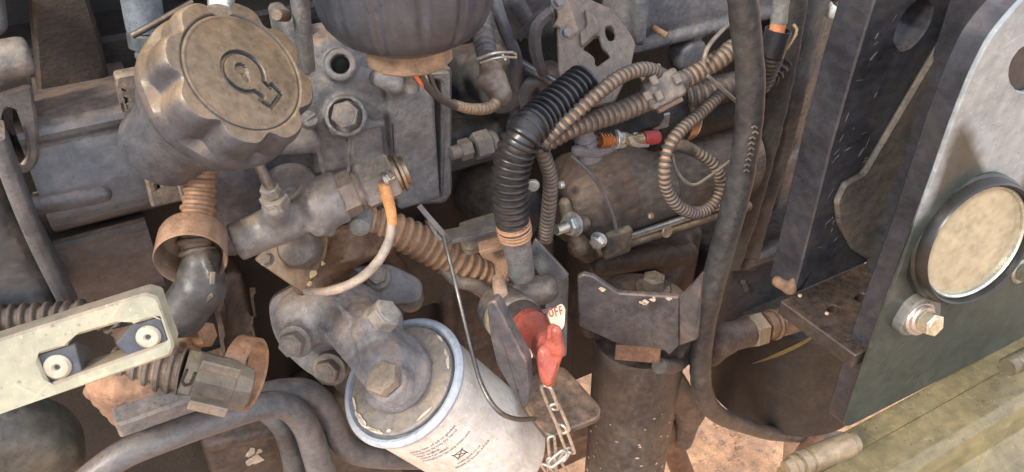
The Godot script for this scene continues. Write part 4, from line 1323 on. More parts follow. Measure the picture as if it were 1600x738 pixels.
	hose("coolant_pipe", "grey steel pipe rising from the bottom left and bending down beside the oil filter", "pipe", [[125, 760, 0.15], [190, 712, 0.15], [260, 683, 0.15], [340, 655, 0.14], [412, 634, 0.13], [448, 636, 0.125], [476, 664, 0.12], [492, 705, 0.115], [512, 770, 0.11]], [23, 22, 22, 23], 0, 0, sp, 0, 26)
	hose("oil_return_pipe", "grey steel pipe bending round above the coolant pipe and under the oil filter", "pipe", [[395, 622, 0.10], [440, 612, 0.10], [482, 614, 0.10], [512, 642, 0.10], [530, 685, 0.1], [560, 708, 0.1], [640, 715, 0.09], [700, 712, 0.08]], [20, 21, 20, 18], 0, 0, sp, 0, 26)
	hose("vertical_pipe", "dark steel pipe descending between the coolant pipe and the block", "pipe", [[415, 640, 0.07], [440, 664, 0.08], [455, 700, 0.08], [468, 770, 0.08]], [18, 19], 0, 0, SP(Color(0.07, 0.072, 0.082), "plastic", -0.05, 0.4, 0.5), 0, 24)
	o = T("sump", "dark oil sump with flaked paint between the pipes at the bottom", "sump", Q(400, 738, 0.03))
	s = Soup.new()
	cast(s, [ebox(300, 655, 470, 800, 0.04, 0.1, 0.015, 0.01), capx(330, 690, 0.045, 16, 470, 660, 0.045, 16, 0.01), ebox(480, 660, 640, 800, 0.02, 0.1, 0.012)], 0.004)
	M(s, "sump_body", o, SP(Color(0.06, 0.052, 0.05), "paint", 0.0, 0.5, 0.6, Color(0.19, 0.13, 0.095)), 60)
	for q in [[392, 708, 9], [402, 718, 12], [390, 722, 8], [405, 706, 6]]:
		s = Soup.new()
		var c := Q(q[0], q[1], 0.041)
		var po := PackedVector2Array()
		for k in 9: po.push_back(Vector2.from_angle(TAU * k / 9) * q[2] * mpp(c) * rng.randf_range(0.5, 1.2))
		prism(s, po, c, perp(N), 0.001, 0.0002)
		M(s, "paint_flake", o, SP(Color(0.46, 0.38, 0.3), "dusty", 0, 0, 0.3))

func bend_text(s: Soup, txt: String, font: Font, size: float, at2: Vector2, p: Vector3, ax: Vector3, r: float, th0: float, bx: Vector3, by: Vector3):
	# flat print laid round the can: at2 = (along the girth, down the can) in metres
	var tm := TextMesh.new()
	tm.font = font; tm.text = txt; tm.pixel_size = size / 32.0; tm.font_size = 32; tm.depth = 0.0
	tm.horizontal_alignment = HORIZONTAL_ALIGNMENT_LEFT
	var ar := tm.get_mesh_arrays()
	if ar.size() == 0: return
	var vs: PackedVector3Array = ar[Mesh.ARRAY_VERTEX]
	var id = ar[Mesh.ARRAY_INDEX]
	var q := PackedVector3Array()
	for v in vs:
		var th := th0 + (at2.x + v.x) / r
		q.push_back(p + ax * (at2.y + v.y) + (bx * cos(th) + by * sin(th)) * (r + 0.0004))
	var n: int = id.size() if id != null else vs.size()
	for k in n / 3:
		var i0: int = id[k * 3] if id != null else k * 3
		var i1: int = id[k * 3 + 1] if id != null else k * 3 + 1
		var i2: int = id[k * 3 + 2] if id != null else k * 3 + 2
		s.tri(q[i0], q[i2], q[i1])

func oil_filter():
	var ax := V(-0.43, 0.515, 0.74)
	var rc := Q(626, 593, 0.175)
	var m := mpp(rc)
	var R := 105 * m
	# mounting head: cast arm from the block to the filter
	var o := T("filter_head", "grey cast oil filter head with four bolts between the block and the filter", "filter head", Q(560, 560, 0.05))
	var s := Soup.new()
	var fl := Q(560, 470, 0.04)
	var n := (N * 0.7 + V(-0.1, 0.25, 0.6)).normalized()
	var b := perp(n)
	var pf := Q(455, 500, 0.055)
	cast(s, [capx(470, 492, 0.045, 40, 548, 492, 0.08, 46, 0.02), capx(500, 470, 0.04, 40, 590, 440, 0.03, 36, 0.02), capx(546, 494, 0.085, 45, 604, 570, 0.176, 39, 0.02),
		cyl(rc - ax * 0.0, ax, 0.012, R * 0.56, 0.004, 0.016), capx(606, 568, 0.178, 38, 612, 588, 0.182, 38, 0.012),
		capx(560, 520, 0.12, 30, 604, 500, 0.13, 26, 0.012), cylf(594, 497, 0.158, V(0.6, 0.55, 0.55), 0.03, 25, 0.003, 0.006), capx(600, 540, 0.16, 20, 638, 540, 0.155, 14, 0.012), capx(606, 570, 0.17, 22, 640, 590, 0.172, 14, 0.012), cylf(604, 596, 0.203, ax, 0.02, 32, 0.003, 0.006),
		cylf(460, 535, 0.082, V(-0.15, -0.2, 0.95), 0.03, 28, 0.003, 0.006), cylf(514, 578, 0.082, V(-0.15, -0.2, 0.95), 0.03, 28, 0.003, 0.006), cylf(590, 432, 0.058, V(0.1, 0.2, 0.9), 0.03, 22, 0.003, 0.006), cylf(640, 462, 0.042, V(0.1, 0.2, 0.9), 0.03, 22, 0.003, 0.006),
		capx(500, 512, 0.096, 4, 580, 610, 0.196, 4, 0.006), capx(522, 470, 0.10, 4, 566, 520, 0.14, 4, 0.006)], 0.0026)
	M(s, "head_casting", o, SP(Color(0.185, 0.183, 0.2), "cast", -0.02, 0.4, 0.85, Color(0.3, 0.2, 0.135)), 60)
	s = Soup.new()
	plate(s, [418, 470, 424, 515, 440, 548, 480, 584, 514, 600, 540, 588, 575, 480, 660, 474, 662, 440, 606, 412, 500, 425], Q(500, 510, 0.058), (N + V(0, 0.1, 0.5)).normalized(), 0.016, 0.002, 0.012)
	M(s, "flange", o, SP(Color(0.185, 0.183, 0.2), "cast", -0.02, 0.4, 0.7, Color(0.3, 0.2, 0.135)))
	s = Soup.new()
	bolt(s, Q(604, 596, 0.204), ax, 27 * m, 0.012, 0.0, 0.4)
	M(s, "plug_bolt", o, SP(Color(0.21, 0.17, 0.14), "cast", 0.15, 0.3, 0.6), 30)
	for q in [[460, 535, 0.085, 20], [514, 578, 0.085, 20], [590, 432, 0.062, 15], [640, 462, 0.045, 16]]:
		s = Soup.new()
		var hx := V(-0.15, -0.2, 0.95) if q[0] < 550 else V(0.1, 0.2, 0.9)
		var bp := Q(q[0], q[1], q[2])
		bolt(s, bp - hx * 0.003, hx, q[3] * mpp(bp), 0.013, 1.35, 0.3)
		M(s, "bolt", o, SP(Color(0.2, 0.175, 0.165), "cast", 0.1, 0.35, 0.6), 30)
	s = Soup.new()
	var kp := V(0.6, 0.55, 0.55)
	bolt(s, Q(594, 500, 0.165), kp, 24 * m, 0.016, 0.0, 0.1)
	M(s, "square_plug", o, SP(Color(0.24, 0.22, 0.21), "cast", 0.05, 0.35, 0.6), 30)
	s = Soup.new()
	bolt(s, Q(616, 606, 0.19), V(0.6, -0.4, 0.6), 16 * m, 0.014, 0.0, 0.1)
	M(s, "small_plug", o, SP(Color(0.24, 0.22, 0.21), "cast", 0.05, 0.35, 0.6), 30)
	s = Soup.new()
	tube(s, W([[530, 590, 0.06], [545, 610, 0.07], [566, 640, 0.075]]), [17 * m], 16)
	M(s, "strut", o, SP(Color(0.07, 0.06, 0.06), "cast", 0.1, 0.4, 0.5))
	# the can
	o = T("oil_filter", "white spin-on oil filter with printed instructions and a grey rolled rim", "oil filter", rc - ax * 0.17)
	s = Soup.new()
	var Rb := 101.5 * m
	lathe(s, rc - ax * 0.2, ax, [[0, 0], [0, Rb * 0.8], [0.006, Rb * 0.95], [0.014, Rb], [0.19, Rb], [0.193, Rb * 1.0]], 96)
	M(s, "can", o, SP(Color(0.70, 0.65, 0.605), "white", -0.36, 0.8, 0.5, Color(0.5, 0.36, 0.25)))
	s = Soup.new()
	lathe(s, rc - ax * 0.0085, ax, [[0, Rb * 0.99], [0.0005, R * 0.99], [0.002, R * 1.02], [0.0055, R * 1.03], [0.0085, R * 1.0], [0.0095, R * 0.97], [0.0088, R * 0.925], [0.006, R * 0.9], [0.003, R * 0.87], [0.002, R * 0.84], [0.003, R * 0.8], [0.003, 0]], 96)
	M(s, "rolled_rim", o, SP(Color(0.36, 0.38, 0.44), "gloss", -0.15, 0.2, 0.6, Color(0.34, 0.25, 0.19)), 40)
	# sealing plate and gasket ring with pale flakes
	s = Soup.new()
	lathe(s, rc - ax * 0.003, ax, [[0, 0], [0, R * 0.86], [0.003, R * 0.86], [0.0045, R * 0.83], [0.0045, 0]], 80)
	M(s, "sealing_plate", o, SP(Color(0.2, 0.18, 0.175), "cast", 0.1, 0.3, 0.8))
	var bb := perp(ax)
	for k in 16:
		s = Soup.new()
		var vx := V(0.77, 0.64, 0)
		var th := deg_to_rad(rng.randf_range(-165, 40))
		var e1 := (CB.x - ax * CB.x.dot(ax)).normalized(); var e2 := ax.cross(e1)
		var c := rc + ax * 0.0022 + (e1 * cos(th) + e2 * sin(th)) * R * rng.randf_range(0.80, 0.845)
		var ln := rng.randf_range(0.003, 0.011)
		var po := PackedVector2Array()
		for q in 8: po.push_back(Vector2(cos(TAU * q / 8) * 0.0016 * rng.randf_range(0.5, 1.2), sin(TAU * q / 8) * ln * rng.randf_range(0.6, 1.1)))
		var ex := (e1 * cos(th) + e2 * sin(th))
		prism(s, po, c + ax * 0.0008, Basis(ex, ax.cross(ex), ax), 0.0012, 0.0002)
		M(s, "gasket_flake", o, SP(Color(0.5, 0.42, 0.35), "dusty", 0.2, 0, 0.5))
	# print
	s = Soup.new()
	var font := SystemFont.new(); font.font_names = PackedStringArray(["Droid Sans"])
	var tp := Q(700, 655, 0.2)
	# the girth direction that runs up and to the right in the picture
	var g := (tp - rc); g -= ax * g.dot(ax)
	var bx := g.normalized()
	var by := ax.cross(bx)
	var th := atan2((V(0.0, 0, 1)).dot(by), V(0.0, 0, 1).dot(bx))
	var lines := ["Apply film of oil to gasket", "Screw on firmly by hand", "Start engine", "Check for leaks", "Comply to service intervals"]
	var th0 := th - 0.60
	for k in 5: bend_text(s, lines[k], font, 0.0043, Vector2(0, -0.027 - k * 0.0056), rc, ax, Rb, th0, bx, by)
	bend_text(s, "www.gud.co.za", font, 0.004, Vector2(0.020, -0.076), rc, ax, Rb, th0, bx, by)
	bend_text(s, "Made in South Africa", font, 0.0043, Vector2(0.015, -0.082), rc, ax, Rb, th0, bx, by)
	# crossed square
	for l in [[-1, -1, 1, 1], [-1, 1, 1, -1], [-0.8, -0.7, -0.8, 0.7], [0.8, -0.7, 0.8, 0.7], [-0.8, 0.7, 0.8, 0.7], [-0.8, -0.7, 0.8, -0.7]]:
		var pts := []
		for f in [0.0, 0.5, 1.0]:
			var t2 := th0 + (0.030 + lerpf(l[0], l[2], f) * 0.006) / Rb
			pts.push_back(rc + ax * (-0.0645 + lerpf(l[1], l[3], f) * 0.006) + (bx * cos(t2) + by * sin(t2)) * (Rb + 0.0002))
		tube(s, pts, [0.0004], 6)
	M(s, "print", o, SP(Color(0.05, 0.05, 0.06), "rubber", -0.3, 0, 0), 40, 0.0)
func starter():
	var p := Q(896, 318, 0.035)
	var m := mpp(p)
	var R := 77 * m
	var o := T("starter_motor", "dusty black starter motor lying under the tan ribbed hoses", "starter motor", p - U * R)
	var s := Soup.new()
	lathe(s, p + E * 0.052, E, [[0, 0], [0, R * 0.985], [0.055, R * 0.985], [0.0555, R * 0.965], [0.057, R * 0.965], [0.0575, R * 0.985], [0.185, R * 0.985], [0.188, R * 0.94], [0.188, 0]], 64)
	M(s, "yoke", o, SP(Color(0.05, 0.048, 0.05), "cast", 0.2, 0.5, 0.8, Color(0.21, 0.16, 0.122)), 30)
	s = Soup.new()
	lathe(s, p, E, [[-0.022, 0], [-0.022, R * 0.55], [-0.018, R * 0.72], [-0.004, R * 0.93], [0.002, R * 1.0], [0.005, R * 1.02], [0.03, R * 1.01], [0.052, R * 0.995], [0.052, R * 0.9]], 64)
	M(s, "end_cap", o, SP(Color(0.04, 0.036, 0.036), "cast", 0.12, 0.45, 0.7, Color(0.255, 0.165, 0.11)), 30)
	s = Soup.new()
	tube(s, W([[893, 242, 0.085], [930, 280, 0.105], [957, 335, 0.103], [966, 378, 0.09]]), [2.4 * m], 8)
	M(s, "seam", o, SP(Color(0.11, 0.115, 0.14), "gloss", 0, 0.3, 0.4))
	# lugs for the through bolts
	s = Soup.new()
	cast(s, [rbox(Q(956, 372, 0.082), EB, Vector3(0.018, 0.018, 0.016), 0.005), capx(882, 318, 0.06, 10, 905, 385, 0.075, 15, 0.01), capx(905, 385, 0.075, 15, 918, 398, 0.07, 14, 0.01), capx(892, 352, 0.07, 13, 912, 350, 0.08, 13, 0.008)], 0.0026)
	M(s, "lug", o, SP(Color(0.05, 0.043, 0.041), "cast", 0.2, 0.45, 0.6), 60)
	s = Soup.new()
	var bp := Q(936, 374, 0.098)
	bolt(s, bp + E * 0.0, (N * 0.5 - E * 0.8).normalized(), 11.5 * m, 0.008, 1.15, 0.2)
	M(s, "bolt", o, ZINC, 30)
	s = Soup.new()
	tube(s, W([[968, 375, 0.09], [1050, 348, 0.088], [1160, 311, 0.085]]), [5.6 * m], 14)
	M(s, "tie_rod", o, SP(Color(0.36, 0.35, 0.35), "zinc", 0.05, 0.3, 0.5))
	s = Soup.new()
	var sp := Q(897, 350, 0.08)
	var sx := (Q(860, 363, 0.09) - sp).normalized()
	stud(s, sp, sx, 8 * m, 0.029, 0.0022)
	M(s, "threaded_stud", o, SP(Color(0.5, 0.46, 0.42), "zinc", 0.05, 0.2, 0.5), 30)
	s = Soup.new()
	disc(s, sp + sx * 0.001, sx, 19 * m, 0.003); hexagon(s, sp + sx * 0.004, sx, 15 * m, 0.007, 0.2); disc(s, sp + sx * 0.011, sx, 13 * m, 0.002)
	M(s, "nut", o, ZINC, 30)
	s = Soup.new()
	disc(s, Q(880, 288, 0.07), -E, 6 * m, 0.005); disc(s, Q(834, 288, 0.06), (N - E).normalized(), 9 * m, 0.005)
	M(s, "small_screw", o, ZINC)
	# under-rail and pale scrape
	s = Soup.new()
	tube(s, W([[930, 397, 0.085], [1030, 364, 0.085], [1170, 322, 0.08]]), [9 * m], 10)
	M(s, "foot_rail", o, SP(Color(0.045, 0.04, 0.038), "cast", 0.2, 0.5, 0.5))
	s = Soup.new()
	disc(s, Q(1042, 362, 0.102), (N + U * 0.2).normalized(), 10 * m, 0.002)
	M(s, "rivet", o, SP(Color(0.45, 0.36, 0.3), "zinc", 0.2, 0.2, 0.5))
	s = Soup.new()
	disc(s, Q(1016, 337, 0.104), (N + U * 0.4).normalized(), 5 * m, 0.003)
	M(s, "rivet", o, SP(Color(0.45, 0.36, 0.3), "zinc", 0.2, 0.2, 0.5))
	# solenoid above
	var ps := Q(960, 205, 0.02)
	o = T("solenoid", "black starter solenoid cylinder above the starter with copper and red terminals", "solenoid", ps)
	s = Soup.new()
	var rs := 44 * m
	lathe(s, Q(1008, 194, 0.045), E, [[0, 0], [0, rs * 0.9], [0.004, rs], [0.135, rs], [0.138, rs * 0.93], [0.138, 0]], 48)
	M(s, "barrel", o, SP(Color(0.022, 0.02, 0.02), "cast", -0.08, 0.35, 0.5, Color(0.10, 0.07, 0.05)), 30)
	s = Soup.new()
	plate(s, [922, 206, 938, 196, 1034, 164, 1040, 184, 1032, 196, 942, 220], Q(980, 195, 0.098), (N * 0.6 + U * 0.5).normalized(), 0.012, 0.001, 0.002)
	M(s, "terminal_cover", o, SP(Color(0.014, 0.013, 0.014), "gloss", -0.1, 0.15, 0.5))
	s = Soup.new()
	ring(s, Q(1051, 178, 0.045), E, 48 * m, 43 * m, 0.012, 0.001, 44)
	M(s, "clamp_band", o, SP(Color(0.36, 0.24, 0.16), "zinc", 0.2, 0.3, 0.5))
	s = Soup.new()
	ring(s, Q(1060, 175, 0.045), E, 47 * m, 43 * m, 0.007, 0.001, 44)
	M(s, "zinc_band", o, ZINC)
	s = Soup.new()
	var t0 := Q(934, 220, 0.10); var tx := (Q(1040, 211, 0.10) - t0).normalized()
	hexagon(s, t0 + tx * 0.001, tx, 11 * m, 0.014, 0.2)
	disc(s, t0 + tx * 0.013, tx, 8 * m, 0.006)
	for k in 4: ring(s, t0 + tx * (0.001 + 0.0035 * k), tx, 11.5 * m, 6 * m, 0.0018, 0.0004, 20)
	M(s, "copper_nut", o, SP(Color(0.55, 0.23, 0.1), "zinc", -0.2, 0.2, 0.3), 30)
	s = Soup.new()
	disc(s, t0 + tx * 0.019, tx, 14 * m, 0.005); hexagon(s, t0 + tx * 0.024, tx, 13 * m, 0.009); disc(s, t0 + tx * 0.034, tx, 9 * m, 0.008)
	hexagon(s, t0 + tx * 0.04, tx, 12 * m, 0.006); tube(s, W([[982, 212, 0.108], [990, 224, 0.11], [1012, 226, 0.11]]), [4 * m], 10)
	box(s, Q(1033, 190, 0.095), Basis(E, U, N), Vector3(0.010, 0.008, 0.002), 0.001)
	M(s, "terminal_nut", o, ZINC, 30)
	s = Soup.new()
	tube(s, W([[975, 216, 0.105], [992, 219, 0.106], [1004, 216, 0.107]]), [8 * m, 9 * m], 14)
	M(s, "brass_washer", o, SP(Color(0.42, 0.32, 0.2), "zinc", 0, 0.3, 0.5))
	s = Soup.new()
	lathe(s, Q(1005, 216, 0.107), tx, [[0, 0], [0, 8 * m], [0.002, 9.5 * m], [0.011, 10.5 * m], [0.018, 10 * m], [0.02, 7 * m], [0.02, 0]], 24)
	M(s, "red_cap", o, SP(Color(0.36, 0.05, 0.055), "plastic", -0.1, 0.2, 0.5))
	# ribbed grey boot with flared foot
	o = T("ribbed_terminal_boot", "grey ribbed rubber boot with a flared foot left of the copper terminal", "boot", Q(915, 235, 0.1))
	s = Soup.new()
	var b0 := Q(922, 240, 0.09)
	var up := (Q(912, 200, 0.09) - b0).normalized()
	lathe(s, b0, up, [[-0.003, 0], [-0.003, 19 * m], [0.002, 18 * m], [0.006, 15 * m], [0.009, 18 * m], [0.012, 14.5 * m], [0.015, 17.5 * m], [0.018, 14 * m], [0.021, 17 * m], [0.026, 13 * m], [0.04, 12 * m], [0.04, 0]], 30)
	cast(s, [capx(898, 234, 0.095, 5, 930, 238, 0.1, 6, 0.004), capx(930, 238, 0.1, 6, 962, 226, 0.1, 5, 0.004), capx(904, 236, 0.095, 6, 950, 234, 0.1, 6, 0.01)], 0.0024)
	M(s, "boot_body", o, SP(Color(0.15, 0.145, 0.165), "rubber", -0.05, 0.3, 0.6), 50)

func upper_middle():
	var o := T("lift_bracket", "dusty flat lifting bracket with a diamond cutout and two oval holes", "bracket", Q(925, 140, 0.08))
	var n := V(-0.05, 0.12, 0.99)
	var p0 := Q(920, 70, 0.08)
	var s := Soup.new()
	plate(s, [870, 45, 872, 110, 876, 135, 905, 170, 960, 160, 985, 108, 993, 68, 988, 56, 955, 12, 925, 0, 900, -14, 880, -10], p0, n, 0.006, 0.0012, 0.004,
		[[909, 76, 934, 53, 941, 76, 955, 88, 930, 106, 929, 90, 920, 82], oval(953, 52, 7, 13, -0.25), oval(886, 52, 7, 10, -0.2)], 0.002)
	M(s, "bracket_plate", o, SP(Color(0.14, 0.12, 0.11), "cast", 0.2, 0.25, 0.7, Color(0.25, 0.175, 0.125)))
	s = Soup.new()
	plate(s, [905, 48, 918, 40, 912, 12, 935, 30, 938, 48, 922, 60, 908, 74], p0 + n * 0.005, n, 0.0045, 0.001, 0.004)
	M(s, "fold", o, SP(Color(0.14, 0.11, 0.1), "cast", 0.25, 0.25, 0.7))
	# shift lever end with bolt over the bracket
	o = T("linkage_clevis", "dusty folded clevis and lever end bolted to the left of the diamond bracket", "clevis", Q(880, 50, 0.1))
	s = Soup.new()
	plate(s, [860, -20, 884, -10, 892, 14, 904, 48, 890, 62, 876, 52, 872, 40, 862, 42, 872, 26], Q(885, 30, 0.10), V(-0.1, 0.1, 1), 0.005, 0.001, 0.003)
	M(s, "clevis_plate", o, SP(Color(0.15, 0.115, 0.09), "cast", 0.25, 0.25, 0.7))
	s = Soup.new()
	var q := Q(884, 52, 0.107)
	bolt(s, q, V(0.3, -0.1, 0.9), 8.5 * mpp(q), 0.006, 1.3, 0.5)
	q = Q(872, 2, 0.107)
	bolt(s, q, V(0.3, -0.1, 0.9), 10 * mpp(q), 0.006, 1.3, 0.1)
	M(s, "bolt", o, SP(Color(0.13, 0.135, 0.16), "cast", 0, 0.3, 0.6), 30)
	s = Soup.new()
	var mm := mpp(Q(845, 60, 0.06))
	tube(s, W([[862, 18, 0.08], [842, 36, 0.075], [836, 55, 0.07], [838, 85, 0.06], [850, 118, 0.05]]), [9 * mm, 10 * mm, 9 * mm], 4, 0, 0, 0, 0.5, CB.x)
	M(s, "bent_lever", o, SP(Color(0.10, 0.10, 0.115), "cast", 0.05, 0.35, 0.6), 30)
	s = Soup.new()
	tube(s, W([[862, 14, 0.07], [835, 30, 0.05], [812, 58, 0.03]]), [9 * mm], 4, 0, 0, 0, 0.5, CB.y)
	M(s, "side_arm", o, SP(Color(0.07, 0.07, 0.085), "cast", 0.05, 0.35, 0.6), 30)
	# tubes and pump body in the dark behind
	var dk := SP(Color(0.075, 0.077, 0.092), "plastic", -0.05, 0.4, 0.5)
	hose("injector_pipe", "bare grey pipe slanting down behind the diamond bracket", "pipe", [[812, 98, 0.02], [845, 118, 0.04], [880, 138, 0.05]], [8, 8], 0, 0, SP(Color(0.16, 0.16, 0.185), "zinc", 0, 0.3, 0.5), 0, 14)
	hose("leak_off_pipe", "dark pipe hooking over in the gap right of the sensor boot", "pipe", [[818, 190, 0.0], [820, 150, 0.02], [834, 126, 0.03], [850, 134, 0.03], [850, 190, 0.02]], [11, 11], 0, 0, dk, 0, 16)
	hose("fuel_return_pipe", "dark bent pipe left of the hooked pipe in the gap behind the sensor boot", "pipe", [[768, -20, 0.02], [786, 40, 0.03], [806, 90, 0.03], [806, 150, 0.01], [800, 210, 0.0]], [10, 10], 0, 0, dk, 0, 16)
	o = T("injection_pump", "dark pump body in the shade behind the diamond bracket", "pump", Q(800, 120, -0.02))
	s = Soup.new()
	cast(s, [ebox(772, -40, 872, 60, -0.01, 0.1, 0.01), cyl(Q(760, 110, -0.03), N, 0.05, 0.03, 0.006), ebox(720, 90, 800, 210, -0.03, 0.08, 0.01), capx(800, 0, 0.0, 18, 830, 50, 0.0, 14, 0.01), cyl(Q(832, 142, -0.01), N, 0.03, 0.022, 0.005), ebox(860, 130, 905, 220, 0.0, 0.06, 0.008)], 0.0035)
	M(s, "pump_body", o, SP(Color(0.05, 0.048, 0.055), "cast", 0.0, 0.4, 0.6, Color(0.17, 0.11, 0.08)), 60)
	# cable bracket under the pump housing
	o = T("cable_bracket", "folded grey strap bracket with a tan clamp block left of the rubber boot", "bracket", Q(700, 375, 0.08))
	s = Soup.new()
	sweep(s, W([[698, 371, 0.10], [740, 362, 0.10], [780, 352, 0.10], [802, 352, 0.10]]), rect2(0.010, 0.0022, 0.0008), N)
	sweep(s, W([[655, 322, 0.09], [672, 342, 0.10], [690, 362, 0.105], [700, 373, 0.10]]), rect2(0.006, 0.0025, 0.0008), N)
	sweep(s, W([[668, 344, 0.098], [676, 360, 0.103], [686, 372, 0.106]]), rect2(0.006, 0.0018, 0.0006), N)
	M(s, "strap", o, SP(Color(0.17, 0.155, 0.155), "cast", 0.1, 0.45, 0.6))
	s = Soup.new()
	cast(s, [capx(735, 376, 0.09, 16, 775, 368, 0.09, 14, 0.01), ebox(728, 362, 790, 384, 0.09, 0.02, 0.004)], 0.0026)
	M(s, "clamp_block", o, SP(Color(0.3, 0.24, 0.19), "dusty", 0.2, 0.3, 0.6), 60)
	s = Soup.new()
	plate(s, [748, 392, 792, 372, 800, 380, 798, 420, 786, 448, 776, 442, 772, 410, 752, 402], Q(775, 400, 0.12), V(-0.1, 0.2, 1), 0.005, 0.0012, 0.004)
	sweep(s, W([[750, 390, 0.125], [770, 383, 0.13], [800, 374, 0.13]]), rect2(0.007, 0.003, 0.001), N)
	M(s, "tan_plate", o, SP(Color(0.26, 0.17, 0.12), "dusty", 0.3, 0.3, 0.5, CLAY))
	# wire from the bracket to the isolator plate
	hose("bare_wire", "thin bare grey wire hanging from the strap bracket in front of the oil filter", "wire", [[692, 366, 0.108], [702, 405, 0.13], [716, 462, 0.15], [736, 545, 0.19], [752, 600, 0.22], [776, 640, 0.24], [805, 655, 0.24], [835, 655, 0.23]], [3.2, 3.2, 3.6, 4.2, 4], 0, 0, SP(Color(0.17, 0.16, 0.155), "zinc", 0.0, 0.2, 0.5), 0, 10)
	# large tan hose behind
	hose("tan_conduit", "thick tan corrugated conduit sloping down behind the bare wire", "conduit", [[560, 345, 0.03], [620, 362, 0.04], [680, 392, 0.05], [730, 420, 0.06], [775, 448, 0.06]], [27, 26], 0.0092, 0.0011, SP(Color(0.28, 0.165, 0.1), "rubber", 0.3, 0.5, 0.5, Color(0.42, 0.25, 0.15)), -0.6, 26)
	hose("twisted_cable", "dusty grey cable looping below the thick tan conduit", "cable", [[690, 415, 0.06], [716, 440, 0.075], [742, 446, 0.085], [768, 462, 0.09], [785, 485, 0.1]], [10, 11, 11], 0, 0, SP(Color(0.13, 0.115, 0.11), "rubber", 0.15, 0.35, 0.6), 0, 14)

